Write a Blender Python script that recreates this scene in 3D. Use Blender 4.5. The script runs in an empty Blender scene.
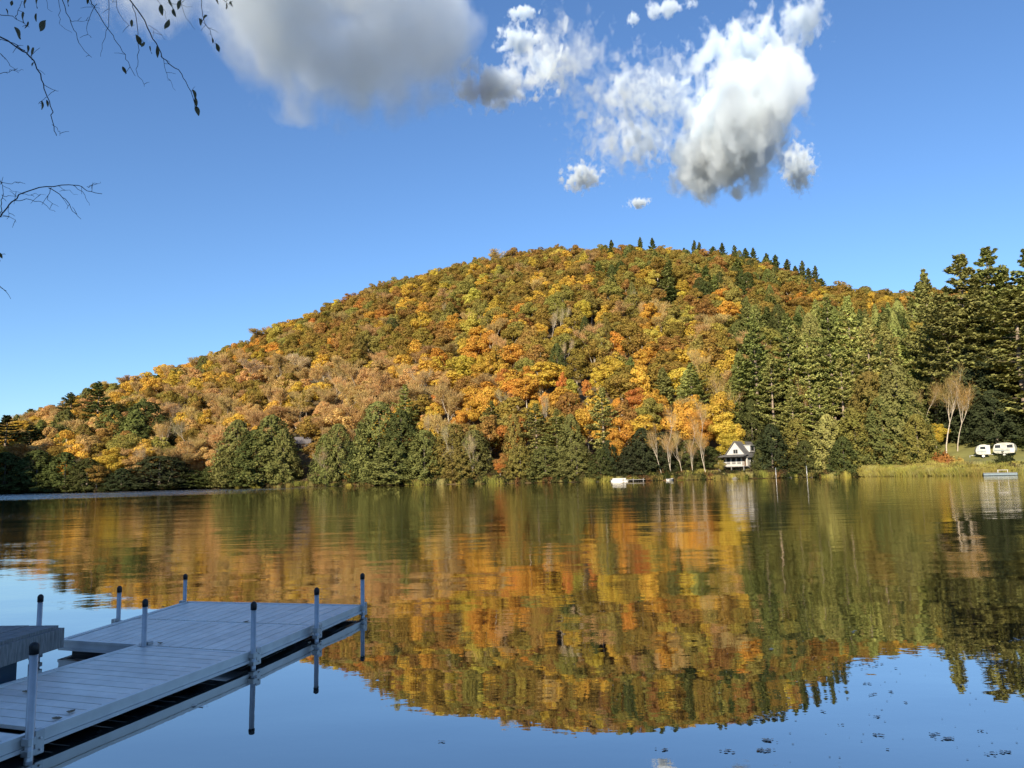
import bpy, bmesh, math, random
import numpy as np
from mathutils import Vector, Matrix, noise as mnoise
R = math.radians
S = bpy.context.scene
COL = S.collection
# ------------------------------------------------------------------ camera
CAM_H, PITCH, ROLL, F = 1.7, 6.8, 1.4, 769.0
cam = bpy.data.objects.new('camera', bpy.data.cameras.new('camera'))
COL.objects.link(cam)
cam.data.sensor_width = 36.0
cam.data.lens = F/1024*36.0
cam.data.clip_end = 20000
cam.data.clip_start = 0.05
cam.matrix_world = Matrix.Translation((0, 0, CAM_H)) @ Matrix.Rotation(R(90+PITCH), 4, 'X') @ Matrix.Rotation(R(-ROLL), 4, 'Z')
S.camera = cam
# ------------------------------------------------------------------ light
SUN_AZ, SUN_EL = -156.0, 22.0          # azimuth from +Y towards +X; the sun stands behind and left of the camera
W = bpy.data.worlds.new('World'); S.world = W; W.use_nodes = True
nt = W.node_tree; nt.nodes.clear()
sky = nt.nodes.new('ShaderNodeTexSky'); sky.sky_type = 'NISHITA'; sky.sun_disc = False
sky.sun_elevation = R(SUN_EL); sky.sun_rotation = R(SUN_AZ)
sky.air_density = 1.0; sky.dust_density = 0.3; sky.ozone_density = 2.5; sky.altitude = 300
bg = nt.nodes.new('ShaderNodeBackground'); bg.inputs[1].default_value = 0.094
wo = nt.nodes.new('ShaderNodeOutputWorld')
hs = nt.nodes.new('ShaderNodeVectorMath'); hs.operation = 'MULTIPLY'; hs.inputs[1].default_value = (.74, .94, 1.17)
nt.links.new(sky.outputs[0], hs.inputs[0]); nt.links.new(hs.outputs[0], bg.inputs[0]); nt.links.new(bg.outputs[0], wo.inputs[0])
sl = bpy.data.lights.new('sun', 'SUN'); sl.energy = 5.0; sl.angle = R(0.5); sl.color = (1.0, 0.87, 0.66)
sun = bpy.data.objects.new('sun', sl); COL.objects.link(sun)
sdir = Vector((math.sin(R(SUN_AZ))*math.cos(R(SUN_EL)), math.cos(R(SUN_AZ))*math.cos(R(SUN_EL)), math.sin(R(SUN_EL))))
sun.rotation_euler = sdir.to_track_quat('Z', 'Y').to_euler()
vs = S.view_settings; vs.view_transform = 'Standard'; vs.look = 'None'; vs.exposure = 0.75; vs.gamma = 1; vs.use_curve_mapping = False
S.render.engine = 'CYCLES'
cy = S.cycles; cy.max_bounces = 10; cy.diffuse_bounces = 3; cy.glossy_bounces = 3; cy.transmission_bounces = 3
cy.transparent_max_bounces = 8; cy.volume_bounces = 8; cy.use_denoising = True; cy.caustics_reflective = False; cy.caustics_refractive = False
cy.volume_step_rate = 2.0; cy.volume_max_steps = 96
cy.sample_clamp_indirect = 6.0

# ------------------------------------------------------------------ helpers
def ray(px, py):
    x = (px-512)/F; y = -(py-384)/F
    r = R(ROLL); xl = x*math.cos(r)+y*math.sin(r); yl = -x*math.sin(r)+y*math.cos(r)
    p = R(PITCH)
    return xl, math.cos(p)-yl*math.sin(p), math.sin(p)+yl*math.cos(p)
def on_plane(px, py, z):
    d = ray(px, py); t = (z-CAM_H)/d[2]; return Vector((d[0]*t, d[1]*t, z))
def az_el(px, py):
    d = ray(px, py); h = math.hypot(d[0], d[1]); return math.degrees(math.atan2(d[0], d[1])), d[2]/h
def project(x, y, z):
    zz = z-CAM_H; p = R(PITCH)
    fw = y*math.cos(p)+zz*math.sin(p); up = -y*math.sin(p)+zz*math.cos(p)
    r = R(ROLL); X = x/fw; Y = up/fw
    return 512+F*(X*math.cos(r)-Y*math.sin(r)), 384-F*(X*math.sin(r)+Y*math.cos(r))

def tag(o, label=None, cat=None, group=None, kind=None):
    if label: o['label'] = label
    if cat: o['category'] = cat
    if group: o['group'] = group
    if kind: o['kind'] = kind
    return o
def empty(name, loc=(0, 0, 0), rz=0.0, label=None, cat=None, group=None):
    o = bpy.data.objects.new(name, None); COL.objects.link(o)
    o.empty_display_size = 0.2; o.location = loc; o.rotation_euler = (0, 0, rz)
    return tag(o, label, cat, group)

class MB:
    """collects simple solids into one mesh"""
    def __init__(s): s.v = []; s.f = []; s.m = []; s.smooth = []
    def add(s, vs, fs, m=0, smooth=False):
        b = len(s.v); s.v += [tuple(v) for v in vs]
        s.f += [tuple(b+i for i in f) for f in fs]; s.m += [m]*len(fs); s.smooth += [smooth]*len(fs)
    def box(s, c, size, rz=0.0, m=0, bev=0.0):
        hx, hy, hz = size[0]/2, size[1]/2, size[2]/2
        cs, sn = math.cos(rz), math.sin(rz)
        if bev <= 0 or bev*2.2 > min(size):
            P = [(x, y, z) for z in (-hz, hz) for x, y in ((-hx, -hy), (hx, -hy), (hx, hy), (-hx, hy))]
            fs = [(0, 3, 2, 1), (4, 5, 6, 7), (0, 1, 5, 4), (1, 2, 6, 5), (2, 3, 7, 6), (3, 0, 4, 7)]
        else:
            b = bev; P = []
            for z, i in ((-hz, b), (-hz+b, 0), (hz-b, 0), (hz, b)):
                for x, y in ((-hx+i+b*(i == 0), -hy+i), (hx-i-b*(i == 0), -hy+i), (hx-i, -hy+i+b*(i == 0)), (hx-i, hy-i-b*(i == 0)),
                             (hx-i-b*(i == 0), hy-i), (-hx+i+b*(i == 0), hy-i), (-hx+i, hy-i-b*(i == 0)), (-hx+i, -hy+i+b*(i == 0))):
                    P.append((x, y, z))
            fs = [tuple(range(7, -1, -1)), tuple(range(24, 32))]
            for k in range(3):
                for j in range(8):
                    j2 = (j+1) % 8; fs.append((k*8+j, k*8+j2, k*8+8+j2, k*8+8+j))
        s.add([(c[0]+x*cs-y*sn, c[1]+x*sn+y*cs, c[2]+z) for x, y, z in P], fs, m)
    def prism(s, pts, z0, z1, m=0):
        n = len(pts); vs = [(p[0], p[1], z0) for p in pts]+[(p[0], p[1], z1) for p in pts]
        fs = [tuple(range(n-1, -1, -1)), tuple(range(n, 2*n))]+[(i, (i+1) % n, n+(i+1) % n, n+i) for i in range(n)]
        s.add(vs, fs, m)
    def extrude(s, prof, axis_a, axis_b, off, m=0):
        """prof: list of 3D points (closed polygon), off: vector"""
        n = len(prof); a = [Vector(p) for p in prof]; b = [p+Vector(off) for p in a]
        s.add(a+b, [tuple(range(n-1, -1, -1)), tuple(range(n, 2*n))]+[(i, (i+1) % n, n+(i+1) % n, n+i) for i in range(n)], m)
    def tube(s, pts, rad, n=6, m=0, cap=True):
        pts = [Vector(p) for p in pts]
        if not hasattr(rad, '__len__'): rad = [rad]*len(pts)
        vs = []; up = None
        for i, p in enumerate(pts):
            d = (pts[min(i+1, len(pts)-1)]-pts[max(i-1, 0)]).normalized()
            if up is None: up = Vector((0, 0, 1)) if abs(d.z) < .9 else Vector((1, 0, 0))
            a = d.cross(up).normalized(); b = a.cross(d).normalized(); up = b
            for k in range(n):
                t = 2*math.pi*k/n; vs.append(p+(a*math.cos(t)+b*math.sin(t))*rad[i])
        fs = [(i*n+k, i*n+(k+1) % n, (i+1)*n+(k+1) % n, (i+1)*n+k) for i in range(len(pts)-1) for k in range(n)]
        s.add(vs, fs, m, True)
        if cap:
            b = len(s.v)-len(vs); s.f += [tuple(b+k for k in range(n-1, -1, -1)), tuple(b+len(vs)-n+k for k in range(n))]; s.m += [m, m]; s.smooth += [False, False]
    def mesh(s, name, mats):
        me = bpy.data.meshes.new(name); me.from_pydata(s.v, [], s.f)
        for mt in (mats if isinstance(mats, (list, tuple)) else [mats]): me.materials.append(mt)
        me.polygons.foreach_set('material_index', s.m); me.polygons.foreach_set('use_smooth', s.smooth); me.update()
        return me
    def build(s, name, mats, parent=None, loc=None):
        o = bpy.data.objects.new(name, s.mesh(name, mats)); COL.objects.link(o)
        if parent: o.parent = parent
        if loc: o.location = loc
        return o

def quads_mesh(name, P4, mat, extra=None):
    """P4: (N,4,3) array of quads; extra: MB with wood, material slot 1"""
    n = len(P4); ev = np.array(extra.v) if extra and extra.v else np.zeros((0, 3)); ef = extra.f if extra else []
    me = bpy.data.meshes.new(name)
    me.vertices.add(4*n+len(ev)); me.vertices.foreach_set('co', np.concatenate([P4.reshape(-1, 3), ev]).astype(np.float32).ravel())
    loops = np.concatenate([np.arange(4*n)]+[np.array(f)+4*n for f in ef]) if ef else np.arange(4*n)
    sizes = np.concatenate([np.full(n, 4), np.array([len(f) for f in ef], int)]) if ef else np.full(n, 4)
    me.loops.add(len(loops)); me.loops.foreach_set('vertex_index', loops.astype(np.int32))
    me.polygons.add(len(sizes)); me.polygons.foreach_set('loop_start', np.concatenate([[0], np.cumsum(sizes)[:-1]]).astype(np.int32))
    me.polygons.foreach_set('loop_total', sizes.astype(np.int32))
    for m in (mat if isinstance(mat, (list, tuple)) else [mat]): me.materials.append(m)
    if ef: me.polygons.foreach_set('material_index', np.concatenate([np.zeros(n, int), np.ones(len(ef), int)]).astype(np.int32))
    me.update(calc_edges=True); return me

# ------------------------------------------------------------------ materials
def mat(name, col=(.5, .5, .5), rough=.7, metal=0.0, noise=None, bump=None, spec=None):
    """noise: (scale, amount[, stretch xyz]); bump: (scale, strength, dist)"""
    m = bpy.data.materials.new(name); m.use_nodes = True; t = m.node_tree; b = t.nodes['Principled BSDF']
    b.inputs['Base Color'].default_value = (*col, 1); b.inputs['Roughness'].default_value = rough; b.inputs['Metallic'].default_value = metal
    if spec is not None: b.inputs['Specular IOR Level'].default_value = spec
    tc = t.nodes.new('ShaderNodeTexCoord')
    if noise:
        mp = t.nodes.new('ShaderNodeMapping'); mp.inputs['Scale'].default_value = noise[2] if len(noise) > 2 else (1, 1, 1)
        n = t.nodes.new('ShaderNodeTexNoise'); n.inputs['Scale'].default_value = noise[0]; n.inputs['Detail'].default_value = 6
        r = t.nodes.new('ShaderNodeMapRange'); r.inputs[1].default_value = .3; r.inputs[2].default_value = .7
        r.inputs[3].default_value = 1-noise[1]; r.inputs[4].default_value = 1+noise[1]
        mx = t.nodes.new('ShaderNodeVectorMath'); mx.operation = 'SCALE'; mx.inputs[0].default_value = col
        t.links.new(tc.outputs['Object'], mp.inputs[0]); t.links.new(mp.outputs[0], n.inputs['Vector']); t.links.new(n.outputs['Fac'], r.inputs[0])
        t.links.new(r.outputs[0], mx.inputs['Scale']); t.links.new(mx.outputs[0], b.inputs['Base Color'])
    if bump:
        n = t.nodes.new('ShaderNodeTexNoise'); n.inputs['Scale'].default_value = bump[0]; n.inputs['Detail'].default_value = 4
        bp = t.nodes.new('ShaderNodeBump'); bp.inputs['Strength'].default_value = bump[1]; bp.inputs['Distance'].default_value = bump[2]
        t.links.new(tc.outputs['Object'], n.inputs['Vector']); t.links.new(n.outputs['Fac'], bp.inputs['Height']); t.links.new(bp.outputs[0], b.inputs['Normal'])
    return m

def leaf_mat(name, instancer, transl=.42):
    """foliage: colour from the object's own colour (or the instancer's 'tcol'), varied leaf clump by leaf clump"""
    m = bpy.data.materials.new(name); m.use_nodes = True; t = m.node_tree; t.nodes.clear()
    out = t.nodes.new('ShaderNodeOutputMaterial')
    if instancer:
        a = t.nodes.new('ShaderNodeAttribute'); a.attribute_type = 'INSTANCER'; a.attribute_name = 'tcol'; c = a.outputs['Color']
    else:
        a = t.nodes.new('ShaderNodeObjectInfo'); c = a.outputs['Color']
    tc = t.nodes.new('ShaderNodeTexCoord')
    n = t.nodes.new('ShaderNodeTexNoise'); n.inputs['Scale'].default_value = .55; n.inputs['Detail'].default_value = 3
    t.links.new(tc.outputs['Object'], n.inputs['Vector'])
    n2 = t.nodes.new('ShaderNodeTexWhiteNoise'); geo = t.nodes.new('ShaderNodeNewGeometry'); n2.noise_dimensions = '1D'
    t.links.new(geo.outputs['Random Per Island'], n2.inputs['W'])
    hs = t.nodes.new('ShaderNodeHueSaturation')
    r1 = t.nodes.new('ShaderNodeMapRange'); r1.inputs[1].default_value = .3; r1.inputs[2].default_value = .7; r1.inputs[3].default_value = .489; r1.inputs[4].default_value = .512
    r2 = t.nodes.new('ShaderNodeMapRange'); r2.inputs[3].default_value = .76; r2.inputs[4].default_value = 1.22
    t.links.new(n.outputs['Fac'], r1.inputs[0]); t.links.new(n2.outputs['Value'], r2.inputs[0])
    t.links.new(r1.outputs[0], hs.inputs['Hue']); t.links.new(r2.outputs[0], hs.inputs['Value']); t.links.new(c, hs.inputs['Color'])
    d = t.nodes.new('ShaderNodeBsdfDiffuse'); tr = t.nodes.new('ShaderNodeBsdfTranslucent'); mx = t.nodes.new('ShaderNodeMixShader'); mx.inputs[0].default_value = transl
    for s in (d, tr): t.links.new(hs.outputs[0], s.inputs['Color'])
    t.links.new(d.outputs[0], mx.inputs[1]); t.links.new(tr.outputs[0], mx.inputs[2]); t.links.new(mx.outputs[0], out.inputs[0])
    return m

M = dict(
    leaf=leaf_mat('leaf', False), leaf_i=leaf_mat('leaf_forest', True),
    needle=leaf_mat('needle', False, .2), needle_i=leaf_mat('needle_forest', True, .2),
    bark=mat('bark', (.15, .12, .095), .9, noise=(3, .4)), pale_bark=mat('pale_bark', (.40, .34, .26), .8, noise=(4, .3)),
    birch=mat('birch_bark', (.47, .40, .31), .7, noise=(5, .35)), pine_bark=mat('pine_bark', (.26, .2, .15), .9, noise=(3, .4)),
    dark_twig=mat('dark_twig', (.045, .035, .03), .8),
    deck=mat('grey_decking', (.86, .80, .72), .4, noise=(7, .1, (1, 1, 1)), bump=(60, .15, .002), spec=1.0),
    alu=mat('aluminium_frame', (.74, .73, .71), .42, .35, noise=(6, .09)), steel=mat('galvanised_post', (.5, .5, .5), .4, .6, noise=(9, .15)),
    black=mat('black_cap', (.012, .012, .013), .5), gap=mat('shaded_underframe', (.03, .03, .03), .8),  # underframe near black: the shade below the deck put into its colour
    old=mat('weathered_wood', (.23, .22, .21), .85, noise=(9, .35, (1, 8, 1)), bump=(25, .5, .01)),
    blue=mat('blue_float', (.035, .08, .13), .45, noise=(3, .2)),
    white=mat('white_paint', (.5, .485, .46), .6, noise=(1.5, .1)), cream=mat('cream_panel', (.42, .41, .35), .5, noise=(2.5, .25)),
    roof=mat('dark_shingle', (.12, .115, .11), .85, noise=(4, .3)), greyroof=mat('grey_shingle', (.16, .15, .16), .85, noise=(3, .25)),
    lightroof=mat('pale_roof', (.5, .5, .48), .6, noise=(2, .1)), glass=mat('window_glass', (.03, .035, .04), .08), brown=mat('brown_boards', (.13, .085, .055), .8, noise=(3, .25)),
    rubber=mat('rubber', (.02, .02, .02), .7), bluegrey=mat('blue_grey_plastic', (.13, .18, .21), .5, noise=(3, .1)),
    rock=mat('grey_rock', (.2, .185, .165), .9, noise=(2, .4), bump=(3, .6, .1)),
    driftleaf=mat('drifting_leaf', (.5, .46, .40), .3, noise=(30, .4)), deadleaf=mat('dead_leaf', (.26, .19, .11), .7, noise=(8, .4)), greenleaf=mat('hanging_leaf', (.12, .10, .035), .6, noise=(10, .3)),
)

t = M['deck'].node_tree; b = t.nodes['Principled BSDF']; lk = b.inputs['Base Color'].links[0].from_socket
ge = t.nodes.new('ShaderNodeNewGeometry'); mr_ = t.nodes.new('ShaderNodeMapRange'); mr_.inputs[3].default_value = .92; mr_.inputs[4].default_value = 1.06; vm = t.nodes.new('ShaderNodeVectorMath'); vm.operation = 'SCALE'
t.links.new(ge.outputs['Random Per Island'], mr_.inputs[0]); t.links.new(lk, vm.inputs[0]); t.links.new(mr_.outputs[0], vm.inputs['Scale'])
# water marks and scuffs
tc = t.nodes.new('ShaderNodeTexCoord'); n = t.nodes.new('ShaderNodeTexNoise'); n.inputs['Scale'].default_value = 2.3; n.inputs['Detail'].default_value = 9; n.inputs['Roughness'].default_value = .7; t.links.new(tc.outputs['Object'], n.inputs['Vector'])
m2 = t.nodes.new('ShaderNodeMapRange'); m2.inputs[1].default_value = .42; m2.inputs[2].default_value = .62; m2.inputs[3].default_value = .86; m2.inputs[4].default_value = 1.03; vm2 = t.nodes.new('ShaderNodeVectorMath'); vm2.operation = 'SCALE'
t.links.new(n.outputs['Fac'], m2.inputs[0]); t.links.new(vm.outputs[0], vm2.inputs[0]); t.links.new(m2.outputs[0], vm2.inputs['Scale']); t.links.new(vm2.outputs[0], b.inputs['Base Color'])
# ------------------------------------------------------------------ terrain
AZS = [-180, -130, -100, -80, -62, -50, -42, -34, -28, -22, -15, -8, -1, 6, 11, 16, 20, 24, 28, 31, 35, 45, 60, 90, 130, 180]
DSH = [60, 60, 75, 110, 150, 205, 250, 276, 248, 250, 226, 192, 178, 161, 158, 156, 158, 153, 143, 136, 138, 130, 110, 80, 60, 60]
DRI = [300, 300, 250, 230, 235, 270, 380, 430, 430, 430, 435, 450, 450, 450, 445, 435, 430, 425, 420, 420, 420, 400, 350, 300, 300, 300]
TAS = [-180, -100, -80, -60, -48, -40, -34, -31, -28.4, -25.5, -22.3, -19, -15.6, -11, -6.8, -2, 3.2, 6.5, 10, 13.5, 17.2, 20, 22.4, 25, 28.5, 34, 45, 60, 90, 180]
TAN = [.05, .10, .29, .27, .13, .06, .072, .092, .112, .127, .149, .176, .204, .243, .271, .291, .303, .303, .300, .291, .275, .25, .226, .208, .201, .19, .12, .06, .05, .05]
def far_z(az, d):
    ds = np.interp(az, AZS, DSH); dr = np.interp(az, AZS, DRI); tn = np.interp(az, TAS, TAN)
    zr = tn*dr+CAM_H-9.0
    t = np.clip((d-ds)/(dr-ds), 0, 1)
    # a gentle bank at the water, then the hill
    bk = .45+.06*np.clip((az-26)/3, 0, 1)
    f = np.where(t < .07, t*bk, .07*bk+(t-.07)*(1-.07*bk)/.93)
    f = f**np.interp(az, [-34, -20, 0, 20, 30], [1.1, 1.0, .92, 1.0, 1.0])
    z = np.maximum(zr, 4)*f+.25*np.clip((d-ds)/2, 0, 1)
    z = z-np.clip(d-dr, 0, 600)*.10
    return np.where(d < ds, np.maximum(-2.5, (d-ds)*.35), z)
def ground(x, y):
    d = math.hypot(x, y); az = math.degrees(math.atan2(x, y))
    z = float(far_z(az, d))
    if z > 0:
        ds = float(np.interp(az, AZS, DSH)); k = min(1, max(0, (d-ds-15)/60))
        z += k*(4.0*mnoise.noise((x*.013, y*.013, 3.1))+1.6*mnoise.noise((x*.045, y*.045, 7.7)))
        z = max(z, .15)
    s = 1.6-y+.3*mnoise.noise((x*.5, 0, 0))
    bank = (-1.2 if s < -2 else s*.6) if s < 0 else min(.3, s*.5)+max(0, s-1)*.03
    return max(z, bank, -2.5)
ds_ = np.unique(np.concatenate([np.linspace(0, 12, 13), np.geomspace(12, 130, 22), np.linspace(130, 470, 86), np.geomspace(475, 6000, 22)]))
azv = np.arange(-180, 180, 1.0)
gv = []
for a in azv:
    ca, sa = math.cos(R(a)), math.sin(R(a))
    for d in ds_: gv.append((sa*d, ca*d, ground(sa*d, ca*d)))
nd, na = len(ds_), len(azv); gf = []
for i in range(na):
    j = (i+1) % na
    for k in range(nd-1):
        gf.append((i*nd+k, i*nd+k+1, j*nd+k+1, j*nd+k))
me = bpy.data.meshes.new('ground'); me.from_pydata(gv, [], gf); me.polygons.foreach_set('use_smooth', [True]*len(gf))
gm = bpy.data.materials.new('leaf_litter_ground'); gm.use_nodes = True; t = gm.node_tree; b = t.nodes['Principled BSDF']; b.inputs['Roughness'].default_value = .95
tc = t.nodes.new('ShaderNodeTexCoord'); n1 = t.nodes.new('ShaderNodeTexNoise'); n1.inputs['Scale'].default_value = .15; n1.inputs['Detail'].default_value = 8
cr = t.nodes.new('ShaderNodeValToRGB'); e = cr.color_ramp.elements; e[0].position = .35; e[0].color = (.045, .035, .018, 1); e[1].position = .7; e[1].color = (.2, .11, .04, 1)
x = e.new(.52); x.color = (.11, .075, .03, 1)
t.links.new(tc.outputs['Object'], n1.inputs['Vector']); t.links.new(n1.outputs['Fac'], cr.inputs[0]); t.links.new(cr.outputs[0], b.inputs['Base Color'])
me.materials.append(gm); g_o = bpy.data.objects.new('ground', me); COL.objects.link(g_o); tag(g_o, kind='structure')

# ------------------------------------------------------------------ water
wm = bpy.data.materials.new('lake_water'); wm.use_nodes = True; t = wm.node_tree; t.nodes.clear()
out = t.nodes.new('ShaderNodeOutputMaterial'); gl = t.nodes.new('ShaderNodeBsdfGlossy'); gl.inputs['Roughness'].default_value = .012; gl.inputs['Color'].default_value = (.97, .93, .88, 1)
df = t.nodes.new('ShaderNodeBsdfDiffuse'); df.inputs['Color'].default_value = (.012, .02, .022, 1)
mx = t.nodes.new('ShaderNodeMixShader'); fr = t.nodes.new('ShaderNodeLayerWeight'); fr.inputs['Blend'].default_value = .5
tc = t.nodes.new('ShaderNodeTexCoord')
def tnoise(scale, sc=(1, 1, 1), rot=0, detail=2):
    mp = t.nodes.new('ShaderNodeMapping'); mp.inputs['Scale'].default_value = sc; mp.inputs['Rotation'].default_value = (0, 0, rot)
    n = t.nodes.new('ShaderNodeTexNoise'); n.inputs['Scale'].default_value = scale; n.inputs['Detail'].default_value = detail
    t.links.new(tc.outputs['Object'], mp.inputs[0]); t.links.new(mp.outputs[0], n.inputs['Vector']); return n.outputs['Fac']
def tmath(op, a, b=None, c=None):
    n = t.nodes.new('ShaderNodeMath'); n.operation = op
    for i, v in enumerate((a, b, c)):
        if v is None: continue
        if hasattr(v, 'links') or hasattr(v, 'is_linked'): t.links.new(v, n.inputs[i])
        else: n.inputs[i].default_value = v
    return n.outputs[0]
big = tnoise(.35, (.6, 1, 1), R(8)); mid = tnoise(1.3, (.55, 1, 1), R(-6)); small = tnoise(5.0, (.6, 1, 1), R(12))
patch = tnoise(.035, (1, 2.2, 1), R(-10), 3)
sep = t.nodes.new('ShaderNodeSeparateXYZ'); t.links.new(tc.outputs['Object'], sep.inputs[0])
mr = t.nodes.new('ShaderNodeMapRange'); mr.inputs[1].default_value = 8; mr.inputs[2].default_value = 40; mr.inputs[3].default_value = .12; mr.inputs[4].default_value = 1.0
t.links.new(sep.outputs['Y'], mr.inputs[0])
pr = t.nodes.new('ShaderNodeMapRange'); pr.inputs[1].default_value = .4; pr.inputs[2].default_value = .62; pr.inputs[3].default_value = .55; pr.inputs[4].default_value = 1.5; t.links.new(patch, pr.inputs[0])
wy = t.nodes.new('ShaderNodeMapRange'); wy.inputs[1].default_value = 95; wy.inputs[2].default_value = 140; wy.interpolation_type = 'SMOOTHSTEP'; t.links.new(sep.outputs['Y'], wy.inputs[0])
wx_ = t.nodes.new('ShaderNodeMapRange'); wx_.inputs[1].default_value = -22; wx_.inputs[2].default_value = -75; wx_.interpolation_type = 'SMOOTHSTEP'; t.links.new(sep.outputs['X'], wx_.inputs[0])
wind = tmath('MULTIPLY_ADD', tmath('MULTIPLY', wy.outputs[0], wx_.outputs[0]), 13.0, 1.0)
amp = tmath('MULTIPLY', tmath('MULTIPLY', mr.outputs[0], pr.outputs[0]), wind)
h = tmath('ADD', tmath('MULTIPLY', big, .026), tmath('ADD', tmath('MULTIPLY', tmath('MULTIPLY', mid, .011), amp), tmath('ADD', tmath('MULTIPLY', tmath('MULTIPLY', small, .0045), amp), tmath('MULTIPLY', tmath('MULTIPLY', tnoise(13.0, (.7, 1, 1), R(3)), .0016), amp))))
bp = t.nodes.new('ShaderNodeBump'); bp.inputs['Strength'].default_value = 1.0; bp.inputs['Distance'].default_value = 1.0
t.links.new(h, bp.inputs['Height'])
t.links.new(bp.outputs[0], gl.inputs['Normal'])
t.links.new(tmath('MULTIPLY_ADD', tmath('POWER', fr.outputs['Facing'], 2.2), .75, .25), mx.inputs[0]); t.links.new(df.outputs[0], mx.inputs[1]); t.links.new(gl.outputs[0], mx.inputs[2]); t.links.new(mx.outputs[0], out.inputs[0])
me = bpy.data.meshes.new('water'); me.from_pydata([(-420, -150, 0), (420, -150, 0), (420, 420, 0), (-420, 420, 0)], [], [(0, 1, 2, 3)]); me.materials.append(wm)
w_o = bpy.data.objects.new('water', me); COL.objects.link(w_o); tag(w_o, kind='structure')

# ------------------------------------------------------------------ tree prototypes (metres; base at the origin)
def leaf_quads(P, N, size, rng, aspect=.7, jit=.5):
    n = len(P); N = N/np.maximum(np.linalg.norm(N, axis=1, keepdims=True), 1e-6)
    N = N+rng.normal(0, jit, (n, 3)); N /= np.linalg.norm(N, axis=1, keepdims=True)
    a = np.cross(N, rng.normal(0, 1, (n, 3))); a /= np.maximum(np.linalg.norm(a, axis=1, keepdims=True), 1e-6); b = np.cross(N, a)
    s = (size*rng.uniform(.55, 1.4, n))[:, None]
    k = rng.uniform(.5, 1.1, (n, 4))[:, :, None]
    return np.stack([P+a*s*k[:, 0], P+b*s*aspect*k[:, 1], P-a*s*k[:, 2], P-b*s*aspect*k[:, 3]], 1)

def broad_proto(seed, nleaf, size, H=14.0, Wd=9.0, low=.22, spread=.8, nb=26, rs=(.2, .38)):
    rng = np.random.default_rng(seed)
    z0 = H*low; rz = (H-z0)/2; cz = z0+rz; rx = Wd/2
    C = []; Rr = []
    while len(C) < nb:
        p = rng.uniform(-1, 1, 3)
        if np.linalg.norm(p) > .92: continue
        taper = 1-.35*max(0, p[2]); C.append((p[0]*rx*spread*taper, p[1]*rx*spread*taper, cz+p[2]*rz*.8)); Rr.append(rng.uniform(*rs)*rx*(1-.2*max(p[2], 0)))
    C = np.array(C); Rr = np.array(Rr)
    pick = rng.choice(nb, nleaf*3, p=Rr**2/np.sum(Rr**2)); d = rng.normal(0, 1, (nleaf*3, 3)); d[:, 2] += .25; d /= np.linalg.norm(d, axis=1, keepdims=True)
    rr = Rr[pick]*rng.uniform(.78, 1.08, nleaf*3); P = C[pick]+d*rr[:, None]*np.array([1, 1, .82])
    ins = np.zeros(len(P), bool)
    for c, r in zip(C, Rr): ins |= np.linalg.norm(P-c, axis=1) < r*.7
    keep = np.where(~ins | (rng.random(len(P)) < .12))[0][:nleaf]
    P = P[keep]; d = d[keep]
    q = leaf_quads(P, d+np.array([0, 0, .2]), size, rng, .75, .33)
    wood = MB(); lean = rng.normal(0, .4, 2)
    wood.tube([(0, 0, -1.5), (0, 0, 0), (lean[0]*.4, lean[1]*.4, z0), (lean[0], lean[1], cz+rz*.4)], [.26, .22, .16, .05], 6)
    for i in rng.choice(nb, 9, replace=False):
        c = C[i]; s = rng.uniform(.3, .7); st = (lean[0]*s, lean[1]*s, z0*.75+(cz-z0)*s)
        wood.tube([st, ((st[0]+c[0])/2, (st[1]+c[1])/2, (st[2]+c[2])/2-.3), tuple(c)], [.1, .07, .03], 4)
    return q, wood

def bare_proto(seed, twig=2600, H=15.0, spread=.5, tw=.035):
    rng = np.random.default_rng(seed); rd = random.Random(seed); wood = MB(); tips = []
    def grow(p, d, L, r, lev):
        n = 3; pts = [p]; q = Vector(p); dd = Vector(d)
        for i in range(n):
            dd = (dd+Vector((rd.gauss(0, .09), rd.gauss(0, .09), .05))).normalized(); q = q+dd*L/n; pts.append(q.copy())
        wood.tube(pts, [r*(1-.45*i/n) for i in range(n+1)], 5 if lev < 2 else 3, cap=False)
        if lev >= 3: tips.append((pts[1], dd)); tips.append((pts[-1], dd)); return
        k = (3, 4, 4)[lev]
        for i in range(k):
            s = rd.randint(1, n) if i else n
            ax = Vector((rd.gauss(0, 1), rd.gauss(0, 1), 0)).normalized()
            nd = (dd*(1.0)+ax*spread*rd.uniform(.6, 1.4)+Vector((0, 0, .25))).normalized()
            grow(pts[s], nd, L*rd.uniform(.55, .8), r*.5, lev+1)
    grow(Vector((0, 0, -.5)), Vector((0, 0, 1)), H*.42, .13, 0)
    zs = max(t_[0][2] for t_ in tips); k = H*.92/zs
    T = np.array([tuple(t_[0]) for t_ in tips]); D = np.array([tuple(t_[1]) for t_ in tips])
    ii = rng.integers(0, len(T), twig); st = T[ii]+rng.normal(0, .35, (twig, 3)); dr = D[ii]+rng.normal(0, .6, (twig, 3)); dr[:, 2] += .25
    dr /= np.linalg.norm(dr, axis=1, keepdims=True); L = rng.uniform(.4, 1.3, twig)[:, None]
    sd = np.cross(dr, rng.normal(0, 1, (twig, 3))); sd /= np.linalg.norm(sd, axis=1, keepdims=True)
    q = np.stack([st-sd*tw, st+sd*tw, st+dr*L+sd*tw*.5, st+dr*L-sd*tw*.5], 1)*k
    wood.v = [tuple(c*k for c in v) for v in wood.v]
    return q, wood

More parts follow.
